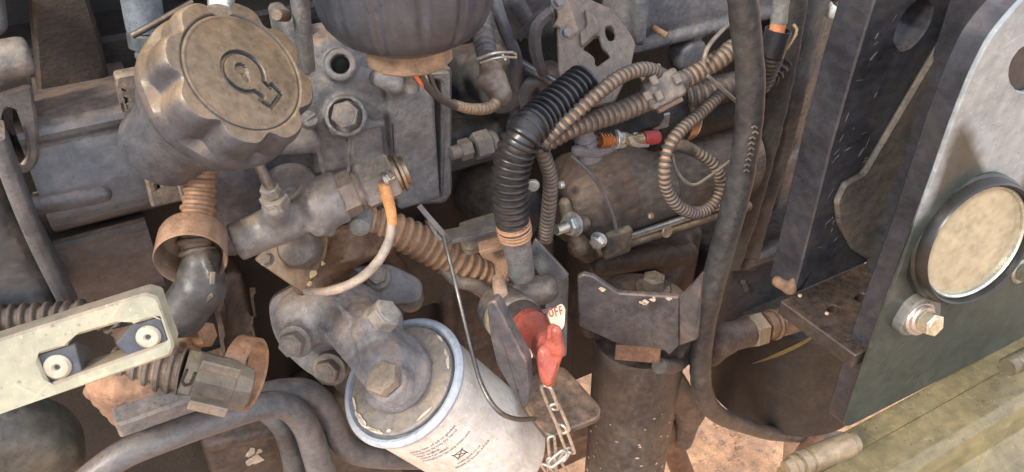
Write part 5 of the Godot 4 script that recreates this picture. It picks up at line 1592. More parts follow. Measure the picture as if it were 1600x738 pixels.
func hoses():
	# big black ribbed hose with rubber boot
	var o := T("black_ribbed_hose", "fat black ribbed hose curving down into a grey rubber boot in the middle", "hose", Q(812, 430, 0.13))
	var s := Soup.new()
	var hp := W([[912, 128, 0.12], [880, 155, 0.13], [846, 184, 0.14], [818, 212, 0.15], [802, 250, 0.15], [797, 300, 0.15], [803, 362, 0.15]])
	var m := mpp(hp[3])
	tube(s, hp, [28 * m, 29 * m, 27 * m, 25 * m], 30, 0.0066, 0.0017, 0.12)
	M(s, "ribbed_sleeve", o, SP(Color(0.022, 0.022, 0.026), "gloss", -0.06, 0.18, 0.35, Color(0.22, 0.15, 0.11)), 35, 0.0)
	s = Soup.new()
	tube(s, W([[828, 198, 0.146], [821, 206, 0.15], [815, 215, 0.151]]), [28.5 * m, 28.5 * m, 28 * m], 26)
	M(s, "tape_wrap", o, SP(Color(0.02, 0.02, 0.023), "rubber", -0.05, 0.3, 0.5), 40)
	s = Soup.new()
	tube(s, W([[801, 346, 0.15], [803, 356, 0.15], [805, 368, 0.15]]), [28 * m, 29 * m, 28 * m], 26, 0.004, 0.0005, 0.2)
	M(s, "tan_tape", o, SP(Color(0.36, 0.21, 0.13), "rubber", 0.3, 0.2, 0.5, CLAY))
	s = Soup.new()
	tube(s, W([[804, 362, 0.15], [808, 385, 0.15], [813, 410, 0.15], [815, 432, 0.15]]), [27 * m, 25 * m, 24 * m, 24 * m], 30, 0, 0, 0, 0.85, E)
	M(s, "rubber_boot", o, SP(Color(0.13, 0.125, 0.13), "rubber", 0.05, 0.3, 0.6))
	s = Soup.new()
	var tp := Q(845, 224, 0.15)
	ring(s, tp - V(0.5, 0.8, 0) * 0.002, V(0.55, 0.8, 0.1), 15 * m, 11 * m, 0.004)
	one(s, "cable_tie", "black cable tie gathering the tan hoses against the fat black hose", "cable tie", BLKD)
	# striped tan hoses
	hose("slim_ribbed_hose", "slim tan striped ribbed hose arching from the fat black hose up to the grey connector", "hose", [[846, 226, 0.155], [858, 214, 0.155], [890, 186, 0.155], [930, 150, 0.15], [970, 120, 0.14], [1008, 108, 0.13], [1036, 118, 0.12]], [10.5, 10, 10, 10, 9.5], 0.0062, 0.0010, HOSE, 0.85, 20)
	hose("stout_ribbed_hose", "stout tan striped ribbed hose running straight to the connector under the slim one", "hose", [[850, 228, 0.145], [890, 204, 0.14], [930, 188, 0.135], [970, 174, 0.13], [1008, 158, 0.125]], [10, 12, 14, 15, 16], 0.0069, 0.0012, HOSE, 0.8, 22)
	hose("drop_ribbed_hose", "grey tan ribbed hose dropping behind the right side of the fat black hose", "hose", [[842, 224, 0.135], [852, 250, 0.13], [860, 280, 0.12], [858, 320, 0.11], [852, 372, 0.09]], [10.5, 10.5], 0.0062, 0.001, SP(Color(0.06, 0.055, 0.055), "rubber", 0.05, 0.25, 0.4, Color(0.26, 0.18, 0.125)), 0.6, 20)
	hose("short_ribbed_hose", "tan striped ribbed hose rising right from the grey connector behind the long black hose", "hose", [[1066, 126, 0.12], [1096, 110, 0.12], [1125, 92, 0.12], [1146, 76, 0.115], [1170, 72, 0.10]], [14, 14, 13], 0.0066, 0.0011, SP(Color(0.06, 0.052, 0.05), "rubber", 0.1, 0.25, 0.4, Color(0.36, 0.25, 0.165)), 0.9, 22)
	hose("looped_ribbed_hose", "slim ribbed hose hanging in a loop over the starter motor", "hose", [[1128, 146, 0.10], [1100, 172, 0.115], [1068, 200, 0.13], [1046, 228, 0.14], [1038, 265, 0.145], [1044, 300, 0.145], [1066, 326, 0.145], [1096, 332, 0.14], [1118, 314, 0.135], [1126, 284, 0.13], [1112, 254, 0.125], [1086, 236, 0.12]], [8.5, 9, 9.2, 9.2, 9, 8.5], 0.0058, 0.0009, HOSE, 0.7, 18)
	hose("loop_end_sleeve", "smooth grey black sleeve where the looped hose meets the solenoid", "sleeve", [[1088, 238, 0.12], [1066, 228, 0.115], [1046, 224, 0.11]], [9, 11, 10], 0, 0, RUBD, 0, 18)
	hose("wide_grey_ribbed_hose", "wide grey ribbed hose lying behind the tan hoses and the long black hose", "hose", [[1070, 152, 0.06], [1110, 146, 0.07], [1150, 134, 0.07], [1200, 118, 0.06], [1222, 90, 0.06]], [17, 19, 19, 17], 0.0078, 0.0014, SP(Color(0.05, 0.048, 0.053), "rubber", 0.05, 0.3, 0.4, Color(0.23, 0.16, 0.12)), 0.35, 24)
	# connector
	o = T("grey_connector", "grey dusty branch connector where the tan ribbed hoses meet", "connector", Q(1035, 150, 0.12))
	s = Soup.new()
	m = mpp(Q(1035, 140, 0.12))
	cast(s, [capx(1006, 158, 0.125, 17, 1035, 144, 0.125, 17, 0.004), capx(1022, 122, 0.12, 14, 1040, 150, 0.125, 14, 0.006), capx(1040, 142, 0.125, 15, 1066, 126, 0.12, 16, 0.004), rbox(Q(1036, 140, 0.13), Basis(V(0.85, 0.45, 0), V(-0.45, 0.85, 0.1), V(0, 0, 1)).orthonormalized(), Vector3(0.018, 0.014, 0.008), 0.003, 0.003)], 0.0022)
	M(s, "connector_body", o, SP(Color(0.085, 0.08, 0.082), "plastic", 0.1, 0.4, 0.6), 60)
	s = Soup.new()
	var cbz := Basis(V(0.85, 0.45, 0), V(-0.45, 0.85, 0.1), V(0, 0, 1)).orthonormalized()
	for q in [[1012, 150], [1022, 126], [1058, 124], [1060, 140], [1030, 150]]:
		box(s, Q(q[0], q[1], 0.139), cbz, Vector3(0.0035, 0.0045, 0.002), 0.001)
	M(s, "clip_tab", o, SP(Color(0.11, 0.10, 0.10), "plastic", 0.15, 0.4, 0.6))
	s = Soup.new()
	plate(s, [1000, 118, 1030, 98, 1034, 102, 1004, 128], Q(1015, 110, 0.11), V(0, 0.2, 1), 0.004, 0.0008, 0.001)
	box(s, Q(1045, 162, 0.13), cbz, Vector3(0.013, 0.004, 0.005), 0.001)
	M(s, "edge_strip", o, SP(Color(0.2, 0.14, 0.1), "plastic", 0.3, 0.3, 0.5))
	# thin ties
	hose("plastic_tie_end", "thin grey tie end curving up to the casting left of the long black hose", "tie", [[1100, 98, 0.13], [1102, 84, 0.13], [1112, 66, 0.12], [1146, 30, 0.09]], [3.6, 3.6], 0, 0, SP(Color(0.2, 0.17, 0.15), "plastic", 0.1, 0.3, 0.5), 0, 8)
	hose("slack_wire", "thin slack wire sagging inside the loop of the ribbed hose", "wire", [[1050, 240, 0.13], [1058, 268, 0.14], [1082, 289, 0.145], [1108, 276, 0.145], [1140, 252, 0.14]], [2.6, 2.6], 0, 0, SP(Color(0.13, 0.115, 0.105), "plastic", 0.1, 0.3, 0.5), 0, 8)
	hose("grey_tie", "flat grey tie crossing behind the looped hose towards the long black hose", "tie", [[1105, 118, 0.13], [1125, 136, 0.13], [1150, 158, 0.13]], [3.4, 3.4], 0, 0, SP(Color(0.16, 0.14, 0.13), "plastic", 0.1, 0.3, 0.5), 0, 8)
	# long black hose
	s = Soup.new()
	var lp := W([[1154, -60, 0.17], [1165, 40, 0.17], [1173, 130, 0.17], [1167, 220, 0.17], [1150, 310, 0.17], [1126, 400, 0.17], [1104, 490, 0.17], [1095, 560, 0.17], [1098, 610, 0.17], [1118, 645, 0.16], [1160, 664, 0.14], [1210, 678, 0.12], [1290, 683, 0.10], [1370, 684, 0.08]])
	m = mpp(lp[2])
	tube(s, lp, [22 * m, 23 * m, 21 * m, 19 * m, 18 * m, 17 * m], 26, 0, 0, 0, 1.0, Vector3.ZERO, 0.006, 0.07)
	o = T("long_black_hose", "long scuffed black rubber hose running from the top edge down and round to the right", "hose", lp[7])
	M(s, "hose_wall", o, SP(Color(0.052, 0.052, 0.057), "paint", -0.08, 0.3, 0.85, Color(0.22, 0.165, 0.125)), 50)
	s = Soup.new()
	for k in 9:
		var a := Q(1176 - k * 1.6 + rng.randf_range(-2, 2), 200 + k * 8.5, 0.183)
		tube(s, [a, a + V(0.6, 0.5, 0.4) * 0.003, a + V(0.9, -0.1, 0.2) * 0.005], [0.0012, 0.0008], 6)
	M(s, "moulded_letters", o, SP(Color(0.055, 0.05, 0.05), "rubber", 0.1, 0.2, 0.5))
	# flattened hoses or belts
	for q in [[[[1300, -60, 0.02], [1268, 20, 0.03], [1252, 90, 0.04], [1238, 150, 0.05], [1216, 240, 0.05], [1188, 330, 0.05], [1164, 420, 0.04]], 21, "flat_hose", "wide flattened brown rubber hose running down beside the black tower, the right of two", 0.32],
			[[[1250, -60, 0.04], [1236, 40, 0.045], [1218, 140, 0.05], [1196, 230, 0.055], [1172, 320, 0.055], [1140, 420, 0.05]], 20, "flat_hose", "darker flattened rubber hose just right of the long black hose, the left of two", 0.32]]:
		s = Soup.new()
		var pp := W(q[0])
		tube(s, pp, [q[1] * mpp(pp[2])], 24, 0, 0, 0, q[4], CB.x, 0.006, 0.1)
		one(s, q[2], q[3], "hose", SP(Color(0.06, 0.054, 0.052), "rubber", 0.05, 0.3, 0.5, Color(0.16, 0.12, 0.095)), 50, "flattened hoses beside the tower")
	# hose with copper joint and black cup
	o = T("copper_joint_hose", "black hose end with an orange copper joint and ribbed sleeve at the top right", "hose", Q(1205, 130, 0.08))
	s = Soup.new()
	var jp := Q(1215, 40, 0.09)
	m = mpp(jp)
	tube(s, W([[1228, -60, 0.08], [1222, -10, 0.085], [1217, 36, 0.09]]), [13 * m], 20)
	M(s, "smooth_sleeve", o, SP(Color(0.17, 0.165, 0.165), "rubber", 0.1, 0.2, 0.6))
	s = Soup.new()
	lathe(s, Q(1217, 34, 0.09), (Q(1211, 62, 0.09) - Q(1217, 34, 0.09)).normalized(), [[0, 0], [0, 12 * m], [0.02, 13 * m], [0.02, 0]], 24)
	M(s, "copper_sleeve", o, SP(Color(0.66, 0.26, 0.14), "plastic", 0, 0.1, 0.3))
	s = Soup.new()
	var cx := (Q(1204, 80, 0.09) - Q(1215, 42, 0.09)).normalized()
	lathe(s, Q(1217, 46, 0.09), cx, [[0.006, 17 * m], [0, 18 * m], [0, 21 * m], [0.028, 20 * m], [0.03, 15 * m], [0.03, 0]], 30)
	M(s, "black_cup", o, SP(Color(0.035, 0.036, 0.045), "gloss", -0.1, 0.2, 0.4), 30)
	s = Soup.new()
	tube(s, W([[1240, 38, 0.095], [1246, 48, 0.1], [1238, 64, 0.1], [1228, 78, 0.1]]), [2.6 * m], 8)
	M(s, "tan_lead", o, SP(Color(0.3, 0.2, 0.13), "plastic", 0.1, 0.2, 0.5))
	s = Soup.new()
	tube(s, W([[1208, 76, 0.09], [1200, 104, 0.08], [1186, 134, 0.07]]), [18 * m, 17 * m], 24, 0.0072, 0.0013, 0.3)
	M(s, "ribbed_end", o, SP(Color(0.05, 0.047, 0.05), "rubber", 0, 0.3, 0.4), 50)
	# white ended hose at the top
	o = T("white_ended_hose", "grey ribbed hose with a pale plastic end beside the top of the black tower", "hose", Q(1310, 28, 0.02))
	s = Soup.new()
	tube(s, W([[1330, -60, 0.02], [1318, -15, 0.02], [1312, 16, 0.02]]), [21 * m], 24, 0.0075, 0.0012, 0.3)
	M(s, "ribbed_pipe", o, SP(Color(0.16, 0.14, 0.12), "rubber", 0.1, 0.3, 0.5), 50)
	s = Soup.new()
	cast(s, [capx(1300, 18, 0.03, 9, 1316, 28, 0.03, 8, 0.008), capx(1296, 6, 0.03, 5, 1300, 22, 0.03, 8, 0.006)], 0.0025)
	M(s, "pale_end", o, SP(Color(0.6, 0.6, 0.6), "plastic", -0.2, 0.2, 0.4), 60)
	# small wire plug in the slot beside the tower
	o = T("wire_plug", "small yellow and pink wire plug tucked beside the black tower", "plug", Q(1272, 200, 0.03))
	s = Soup.new()
	cast(s, [capx(1266, 186, 0.04, 7, 1280, 184, 0.04, 6, 0.003), capx(1268, 176, 0.04, 6, 1276, 174, 0.04, 5, 0.003)], 0.002)
	M(s, "yellow_shell", o, SP(Color(0.6, 0.42, 0.22), "plastic", 0, 0.2, 0.5), 60)
	s = Soup.new()
	cast(s, [capx(1272, 196, 0.04, 7, 1276, 208, 0.04, 7, 0.003)], 0.002)
	M(s, "pink_shell", o, SP(Color(0.48, 0.17, 0.18), "plastic", 0, 0.2, 0.5), 60)
	s = Soup.new()
	tube(s, W([[1262, 205, 0.035], [1268, 214, 0.035], [1284, 222, 0.035]]), [3 * m], 8)
	M(s, "dark_wire", o, RUBD)
	s = Soup.new()
	cast(s, [ebox(1290, 10, 1345, 260, -0.04, 0.06, 0.008), ebox(1225, 250, 1275, 420, -0.03, 0.06, 0.01)], 0.004)
	one(s, "bulkhead", "dusty dark bulkhead seen in the slot between the flat hoses and the tower", "bulkhead", SP(Color(0.10, 0.085, 0.08), "cast", 0.15, 0.3, 0.8, Color(0.2, 0.14, 0.09)), 60)

func isolator():
	# battery isolator on its bracket
	var o := T("isolator_bracket", "black bent steel bracket that carries the red battery isolator key", "bracket", Q(850, 670, 0.2))
	var s := Soup.new()
	var wa := Q(790, 560, 0.25)
	plate(s, [759, 474, 772, 470, 822, 566, 826, 622, 818, 645, 776, 572, 766, 530], wa, (-E * 0.80 + N * 0.6).normalized(), 0.012, 0.0015, 0.004)
	M(s, "left_wall", o, SP(Color(0.05, 0.055, 0.072), "paint", 0.0, 0.35, 0.6, Color(0.3, 0.19, 0.13)))
	s = Soup.new()
	plate(s, [822, 590, 880, 570, 940, 636, 936, 652, 862, 682, 852, 678, 818, 636], Q(870, 640, 0.22), U, 0.008, 0.0015, 0.008)
	M(s, "foot", o, SP(Color(0.06, 0.05, 0.045), "paint", 0.1, 0.3, 0.7, Color(0.22, 0.145, 0.1)))
	s = Soup.new()
	plate(s, [852, 446, 889, 431, 886, 556, 866, 566, 852, 520], Q(870, 490, 0.13), (N + V(0, 0, 0.3)).normalized(), 0.006, 0.001, 0.003)
	plate(s, [836, 372, 889, 431, 852, 446, 822, 400], Q(860, 420, 0.125), (N * 0.5 - E * 0.5 + U * 0.3).normalized(), 0.006, 0.001, 0.002)
	M(s, "back_wall", o, SP(Color(0.085, 0.088, 0.105), "paint", 0.0, 0.35, 0.6))
	# switch
	o = T("battery_isolator", "battery isolator switch with a red key in a black collar and OFF tags", "switch", Q(840, 560, 0.2))
	var hx := V(0.42, -0.18, 0.89)
	var hc := Q(842, 522, 0.232)
	var m := mpp(hc)
	s = Soup.new()
	cast(s, [cap(Q(790, 462, 0.13), Q(850, 452, 0.14), 25 * m, 28 * m, 0.004), cyl(hc - hx * 0.085, hx, 0.05, 44 * m, 0.006, 0.006)], 0.003)
	M(s, "switch_body", o, SP(Color(0.06, 0.06, 0.068), "plastic", 0.05, 0.4, 0.6), 60)
	s = Soup.new()
	lathe(s, hc - hx * 0.045, hx, [[0, 0], [0, 38 * m], [0.012, 38 * m], [0.024, 34 * m], [0.024, 27 * m], [0.01, 26 * m], [0.01, 0]], 40)
	M(s, "collar", o, SP(Color(0.035, 0.03, 0.028), "rubber", 0.05, 0.3, 0.4, Color(0.15, 0.1, 0.07)), 35)
	var key := SP(Color(0.36, 0.085, 0.06), "plastic", -0.12, 0.28, 0.4, Color(0.42, 0.16, 0.11))
	s = Soup.new()
	lathe(s, hc - hx * 0.034, hx, [[0, 0], [0, 31 * m], [0.02, 31 * m], [0.022, 30 * m], [0.022, 0]], 40)
	disc(s, hc + V(0.3, -0.2, 0.9) * 0.004 + V(0.35, -0.75, 0.2) * 0.009 , hx, 25 * m, 0.010, 0.003)
	M(s, "key_hub", o, SP(Color(0.27, 0.06, 0.042), "plastic", -0.12, 0.3, 0.4, Color(0.42, 0.16, 0.11)))
	s = Soup.new()
	var kn := V(0.35, -0.1, 0.93)
	plate(s, [860, 511, 871, 507, 881, 519, 882, 546, 868, 600, 859, 609, 849, 600, 842, 562, 846, 544, 857, 538], Q(864, 555, 0.262), kn, 0.010, 0.0035, 0.005)
	cast(s, [capx(869, 517, 0.258, 9, 872, 546, 0.261, 10, 0.004), capx(872, 546, 0.261, 10, 860, 600, 0.262, 6, 0.004), capx(848, 536, 0.24, 18, 858, 540, 0.255, 10, 0.006)], 0.0018)
	M(s, "key_handle", o, key, 50)
	s = Soup.new()
	var on := V(0.2, 0.1, 0.97)
	plate(s, [854, 489, 878, 474, 884, 482, 882, 510, 876, 518, 862, 510], Q(868, 495, 0.225), on, 0.0012, 0.0003, 0.004)
	M(s, "cream_tag", o, SP(Color(0.62, 0.5, 0.37), "white", -0.2, 0, 0.4))
	s = Soup.new()
	plate(s, [806, 550, 816, 536, 832, 548, 834, 560, 812, 562], Q(820, 548, 0.215), on, 0.0012, 0.0003, 0.003)
	M(s, "cream_tag", o, SP(Color(0.62, 0.5, 0.37), "white", -0.2, 0, 0.4))
	s = Soup.new()
	flat_text(s, "OFF", Q(857, 490, 0.2263), on, V(0.97, 0.22, 0), 0.0125, 0.0105)
	M(s, "print", o, SP(Color(0.3, 0.05, 0.02), "plastic", -0.3, 0, 0), 30, 0)
	s = Soup.new()
	flat_text(s, "O", Q(812, 551, 0.2163), on, V(0.95, 0.3, 0), 0.009, 0.008)
	M(s, "print", o, SP(Color(0.3, 0.05, 0.02), "plastic", -0.3, 0, 0), 30, 0)
	s = Soup.new()
	var ar := PackedVector2Array([Vector2(-0.0003, -0.004), Vector2(0.0003, -0.004), Vector2(0.0003, 0.0), Vector2(0.0013, 0.0), Vector2(0, 0.0035), Vector2(-0.0013, 0), Vector2(-0.0003, 0)])
	var ap := Q(869, 501, 0.2265)
	prism(s, ar, ap + on * 0.0002, Basis(V(1, 0.1, 0), V(-0.1, 1, 0), on), 0.0003, 0.00005)
	M(s, "printed_arrow", o, SP(Color(0.3, 0.05, 0.02), "plastic", -0.3, 0, 0), 30, 0)
	# cable lug and twisted strap into the switch
	o = T("earth_strap", "tan twisted cable strap bending down from the rubber boot into the isolator switch", "strap", Q(800, 490, 0.18))
	s = Soup.new()
	tube(s, W([[778, 432, 0.15], [782, 455, 0.17], [790, 478, 0.185], [812, 492, 0.20], [838, 490, 0.20], [852, 486, 0.195]]), [10 * m, 12 * m, 11 * m, 7 * m, 8 * m], 14, 0, 0, 0, 0.4, CB.x)
	M(s, "strap", o, SP(Color(0.24, 0.165, 0.12), "rubber", 0.25, 0.3, 0.6, Color(0.34, 0.22, 0.15)))
	s = Soup.new()
	ring(s, hc - hx * 0.052 - V(0.6, 0.0, 0) * 0.006, hx, 40 * m, 27 * m, 0.008, 0.003)
	M(s, "ring_terminal", o, SP(Color(0.25, 0.18, 0.125), "rubber", 0.25, 0.3, 0.6))
	# chain: every link a part
	o = T("key_chain", "zinc chain hanging from the end of the red isolator key", "chain", Q(875, 738, 0.25))
	var links := [[852, 603, 866, 640, 0.9, 0.262, 9], [864, 632, 884, 676, 0.3, 0.262, 8], [876, 664, 892, 708, 1.0, 0.258, 9], [890, 700, 876, 722, 0.15, 0.255, 7], [884, 706, 858, 728, 0.9, 0.262, 7], [868, 720, 886, 752, 0.5, 0.25, 8], [861, 716, 866, 760, 0.6, 0.25, 7], [861, 682, 865, 724, 0.2, 0.245, 6], [850, 726, 872, 756, 0.9, 0.255, 8]]
	for l in links:
		s = Soup.new()
		var a := Q(l[0], l[1], l[5]); var b := Q(l[2], l[3], l[5])
		var d := (b - a).normalized()
		var side := (CB.x * cos(l[4] * 1.4 - 0.7) + CB.z * sin(l[4] * 1.4 - 0.7))
		side = (side - d * side.dot(d)).normalized()
		var w: float = l[6] * m
		var L := a.distance_to(b)
		var pts := []
		for k in 17:
			var th := TAU * k / 16
			var y := cos(th); var x := sin(th)
			var yy := L * 0.5 - w
			pts.push_back((a + b) * 0.5 + d * (signf(y) * yy if absf(y) > 0.05 else 0.0) + d * y * w + side * x * w)
		tube(s, pts, [0.0015], 10, 0, 0, 0, 1.0, Vector3.ZERO, 0.002)
		M(s, "link", o, SP(Color(0.55, 0.5, 0.46), "zinc", 0.0, 0.2, 0.5), 60)

func flat_text(s: Soup, txt: String, p: Vector3, n: Vector3, x: Vector3, width: float, size: float):
	var tm := TextMesh.new()
	var f := SystemFont.new(); f.font_names = PackedStringArray(["Droid Sans"]); f.font_weight = 700
	tm.font = f; tm.text = txt; tm.font_size = 32; tm.pixel_size = size / 32.0; tm.depth = 0.0
	tm.horizontal_alignment = HORIZONTAL_ALIGNMENT_LEFT
	var ar := tm.get_mesh_arrays()
	if ar.size() == 0: return
	x = (x - n * x.dot(n)).normalized()
	var y := n.cross(x)
	var vs: PackedVector3Array = ar[Mesh.ARRAY_VERTEX]
	var lo := 1e9; var hi := -1e9
	for v in vs: lo = minf(lo, v.x); hi = maxf(hi, v.x)
	var k := width / maxf(hi - lo, 1e-6)
	var id = ar[Mesh.ARRAY_INDEX]
	var nn: int = id.size() if id != null else vs.size()
	for t in nn / 3:
		var q := []
		for j in 3:
			var v := vs[id[t * 3 + j] if id != null else t * 3 + j]
			q.push_back(p + x * (v.x - lo) * k + y * v.y + n * 0.0002)
		s.tri(q[0], q[2], q[1])

func post_and_floor():
	var c := Q(992, 600, 0.12)
	var m := mpp(c)
	var o := T("support_leg", "thick black steel leg with chipped paint and a notched collar plate", "leg", c - U * 0.3)
	var s := Soup.new()
	lathe(s, c - U * 0.45, U, [[0, 0], [0, 66 * m], [0.40, 67 * m], [0.50, 69 * m], [0.53, 70 * m], [0.53, 0]], 56)
	M(s, "tube", o, SP(Color(0.06, 0.055, 0.056), "paint", 0.05, 0.4, 0.8, Color(0.19, 0.14, 0.11)))
	s = Soup.new()
	var n := V(-0.12, -0.05, 1)
	n.y = 0.0; n = n.normalized()
	var p0 := Q(985, 500, 0.187)
	plate(s, [902, 434, 912, 429, 928, 433, 966, 459, 1062, 465, 1062, 540, 1046, 556, 1036, 548, 960, 536, 904, 510], p0, n, 0.007, 0.0015, 0.002)
	var q := on_plane(1062, 465, p0, n)
	var n2 := (n * 0.7 - E * 0.75).normalized()
	M(s, "collar_plate", o, SP(Color(0.045, 0.045, 0.055), "paint", 0.0, 0.35, 0.6, Color(0.2, 0.135, 0.1)))
	s = Soup.new()
	plate(s, [1061, 465, 1096, 428, 1088, 532, 1061, 541], q + n * 0.0005, n2, 0.007, 0.0015, 0.002)
	M(s, "collar_wing", o, SP(Color(0.05, 0.05, 0.06), "paint", 0.1, 0.35, 0.7, Color(0.22, 0.15, 0.11)))
	s = Soup.new()
	plate(s, [962, 540, 1034, 544, 1030, 569, 960, 563], Q(995, 555, 0.181), n, 0.006, 0.0008, 0.001)
	M(s, "bare_patch", o, SP(Color(0.17, 0.095, 0.065), "cast", 0.1, 0.2, 0.7, Color(0.24, 0.14, 0.1)))
	s = Soup.new()
	disc(s, Q(1000, 486, 0.12), U, 74 * m, 0.01, 0.002, 48)
	M(s, "top_plate", o, SP(Color(0.07, 0.055, 0.048), "cast", 0.1, 0.4, 0.7, Color(0.16, 0.105, 0.075)))
	s = Soup.new()
	var tb := Q(1020, 452, 0.105)
	bolt(s, Vector3(tb.x, Q(1000, 486, 0.12).y + 0.009, tb.z), U, 17 * m, 0.018, 1.5)
	M(s, "top_bolt", o, SP(Color(0.10, 0.08, 0.07), "cast", 0.1, 0.3, 0.6, Color(0.2, 0.135, 0.095)), 30)
	for k in 46:   # flaked paint on plate rim and tube
		s = Soup.new()
		var c2: Vector3
		var nn := n
		if k < 8:
			c2 = on_plane(rng.randf_range(1000, 1060), rng.randf_range(464, 475), p0 + n * 0.0004, n)
			if k == 0: c2 = on_plane(941, 452, p0 + n * 0.0004, n)
		else:
			var th := rng.randf_range(-1.3, 1.1)
			var e1 := n; var e2 := U.cross(n)
			nn = e1 * cos(th) + e2 * sin(th)
			c2 = c + nn * 67.6 * m + U * rng.randf_range(-0.19, 0.03)
		var po := PackedVector2Array()
		var rr := rng.randf_range(0.0007, 0.0021) * (1.7 if k < 10 else 1.0)
		for j in 8: po.push_back(Vector2(cos(TAU * j / 8) * rr * rng.randf_range(0.5, 1.6), sin(TAU * j / 8) * rr * rng.randf_range(0.4, 1.0)))
		prism(s, po, c2 + nn * 0.0004, perp(nn), 0.0008, 0.0001)
		M(s, "paint_flake", o, SP(Color(0.46, 0.36, 0.29), "dusty", 0, 0, 0.4), 38, 0)
	s = Soup.new()
	tube(s, W([[1030, 572, 0.19], [1050, 572, 0.18], [1064, 566, 0.16]]), [11 * m], 14)
	box(s, Q(1068, 552, 0.15), EB, Vector3(0.012, 0.014, 0.01), 0.002)
	M(s, "weld_lug", o, SP(Color(0.05, 0.05, 0.058), "paint", 0.05, 0.4, 0.6))
	# round reservoir with the sharp lower edge
	c = Q(1218, 600, 0.03)
	m = mpp(c)
	s = Soup.new()
	lathe(s, Vector3(c.x, Q(1225, 655, 0.10).y, c.z), U, [[0, 0], [0, 116 * m], [0.003, 119 * m], [0.2, 119 * m], [0.203, 116 * m], [0.203, 0]], 80)
	var dc := Vector3(c.x, Q(1225, 655, 0.10).y, c.z)
	o = T("round_drum", "dark drum with a curved lower edge and a painted sunlit olive streak under the hydraulic elbow", "drum", dc)
	M(s, "drum_body", o, SP(Color(0.022, 0.018, 0.017), "rubber", -0.05, 0.35, 0.5, Color(0.08, 0.06, 0.048)), 30)
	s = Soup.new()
	var lo := [[1176, 569], [1196, 564], [1218, 557], [1240, 547], [1262, 535], [1284, 519]]  # olive strip paints the sunlit crescent of the rim onto the drum side
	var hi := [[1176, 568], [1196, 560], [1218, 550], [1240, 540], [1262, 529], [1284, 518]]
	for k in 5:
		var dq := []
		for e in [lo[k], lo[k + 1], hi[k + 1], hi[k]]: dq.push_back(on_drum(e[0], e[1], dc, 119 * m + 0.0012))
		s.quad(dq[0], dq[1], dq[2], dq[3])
	M(s, "painted_sunlit_streak", o, SP(Color(0.17, 0.12, 0.05), "gloss", 0.0, 0.2, 0.6, Color(0.2, 0.15, 0.08)), 60)
	# hydraulic elbow
	o = T("hydraulic_elbow", "rusty hydraulic elbow fitting with hexagon nuts beside the long black hose", "pipe fitting", Q(1180, 530, 0.1))
	var a := Q(1118, 534, 0.15); var b := Q(1258, 492, 0.15)
	m = mpp(a)
	var ax := (b - a).normalized()
	s = Soup.new()
	cast(s, [cap(Q(1110, 552, 0.14), Q(1130, 530, 0.15), 22 * m, 23 * m), cap(Q(1130, 530, 0.15), Q(1168, 519, 0.15), 23 * m, 24 * m)], 0.003)
	M(s, "elbow", o, SP(Color(0.09, 0.07, 0.065), "cast", 0.1, 0.4, 0.6, Color(0.2, 0.12, 0.085)), 60)
	s = Soup.new()
	hexagon(s, a + ax * a.distance_to(Q(1168, 519, 0.15)), ax, 29 * m, 0.022, 0.3)
	M(s, "wide_nut", o, SP(Color(0.24, 0.18, 0.125), "cast", 0.1, 0.3, 0.6), 30)
	s = Soup.new()
	disc(s, Q(1194, 511, 0.15), ax, 23 * m, 0.012); disc(s, Q(1206, 508, 0.15), ax, 26 * m, 0.004)
	hexagon(s, Q(1212, 506, 0.15), ax, 26 * m, 0.036, 0.3)
	M(s, "ferrule", o, SP(Color(0.14, 0.085, 0.06), "cast", 0.2, 0.35, 0.7, Color(0.22, 0.13, 0.085)), 30)
	# dark block behind it
	s = Soup.new()
	cast(s, [ebox(1130, 410, 1250, 510, 0.03, 0.12, 0.014), capx(1165, 410, 0.04, 14, 1240, 380, 0.04, 18, 0.02), capx(1160, 440, 0.04, 5, 1166, 452, 0.04, 5, 0.004)], 0.004)
	one(s, "valve_block", "dark blue black valve block above the hydraulic elbow", "valve block", SP(Color(0.035, 0.037, 0.046), "paint", 0.0, 0.4, 0.6, Color(0.14, 0.09, 0.065)), 60)
	# olive frame rail
	var pr := Q(1318, 674, 0.37)
	o = T("olive_frame_rail", "olive green steel frame rail crossing the lower right corner", "frame rail", pr - U * 0.15)
	s = Soup.new()
	var prof := PackedVector2Array()
	var d1 := off(on_plane(1490, 682, pr, U)) - 0.37
	# cross-section: x along N, y along U
	for v in [[0.001, 0.0], [0.001, -0.012], [d1 - 0.012, -0.012], [d1 - 0.012, -0.2], [d1 + 0.14, -0.2], [d1 + 0.14, -0.052], [d1 + 0.03, -0.032], [d1 + 0.017, -0.025], [d1 + 0.013, -0.012], [d1 + 0.008, -0.003], [d1 - 0.002, 0.0], [d1 * 0.44, 0.0], [d1 * 0.43, -0.0015], [d1 * 0.42, 0.0]]: prof.push_back(Vector2(-v[0], v[1]))
	if area(prof) < 0: prof.reverse()
	sweep(s, [pr - E * 0.085 + N * 0.0, pr + E * 0.25, pr + E * 0.9], prof, -N, 0.02, true)
	M(s, "rail", o, SP(Color(0.165, 0.13, 0.062), "gloss", 0.0, 0.3, 0.35, Color(0.225, 0.178, 0.108)), 30, 0.012)
	# pin and bolt on the rail
	o = T("grab_pin", "olive brown cylindrical pin lying along the end of the olive rail", "pin", Q(1285, 715, 0.40))
	a = Q(1228, 734, 0.39); b = Q(1338, 690, 0.40)
	ax = (b - a).normalized(); m = mpp(b)
	s = Soup.new()
	var LL := a.distance_to(b)
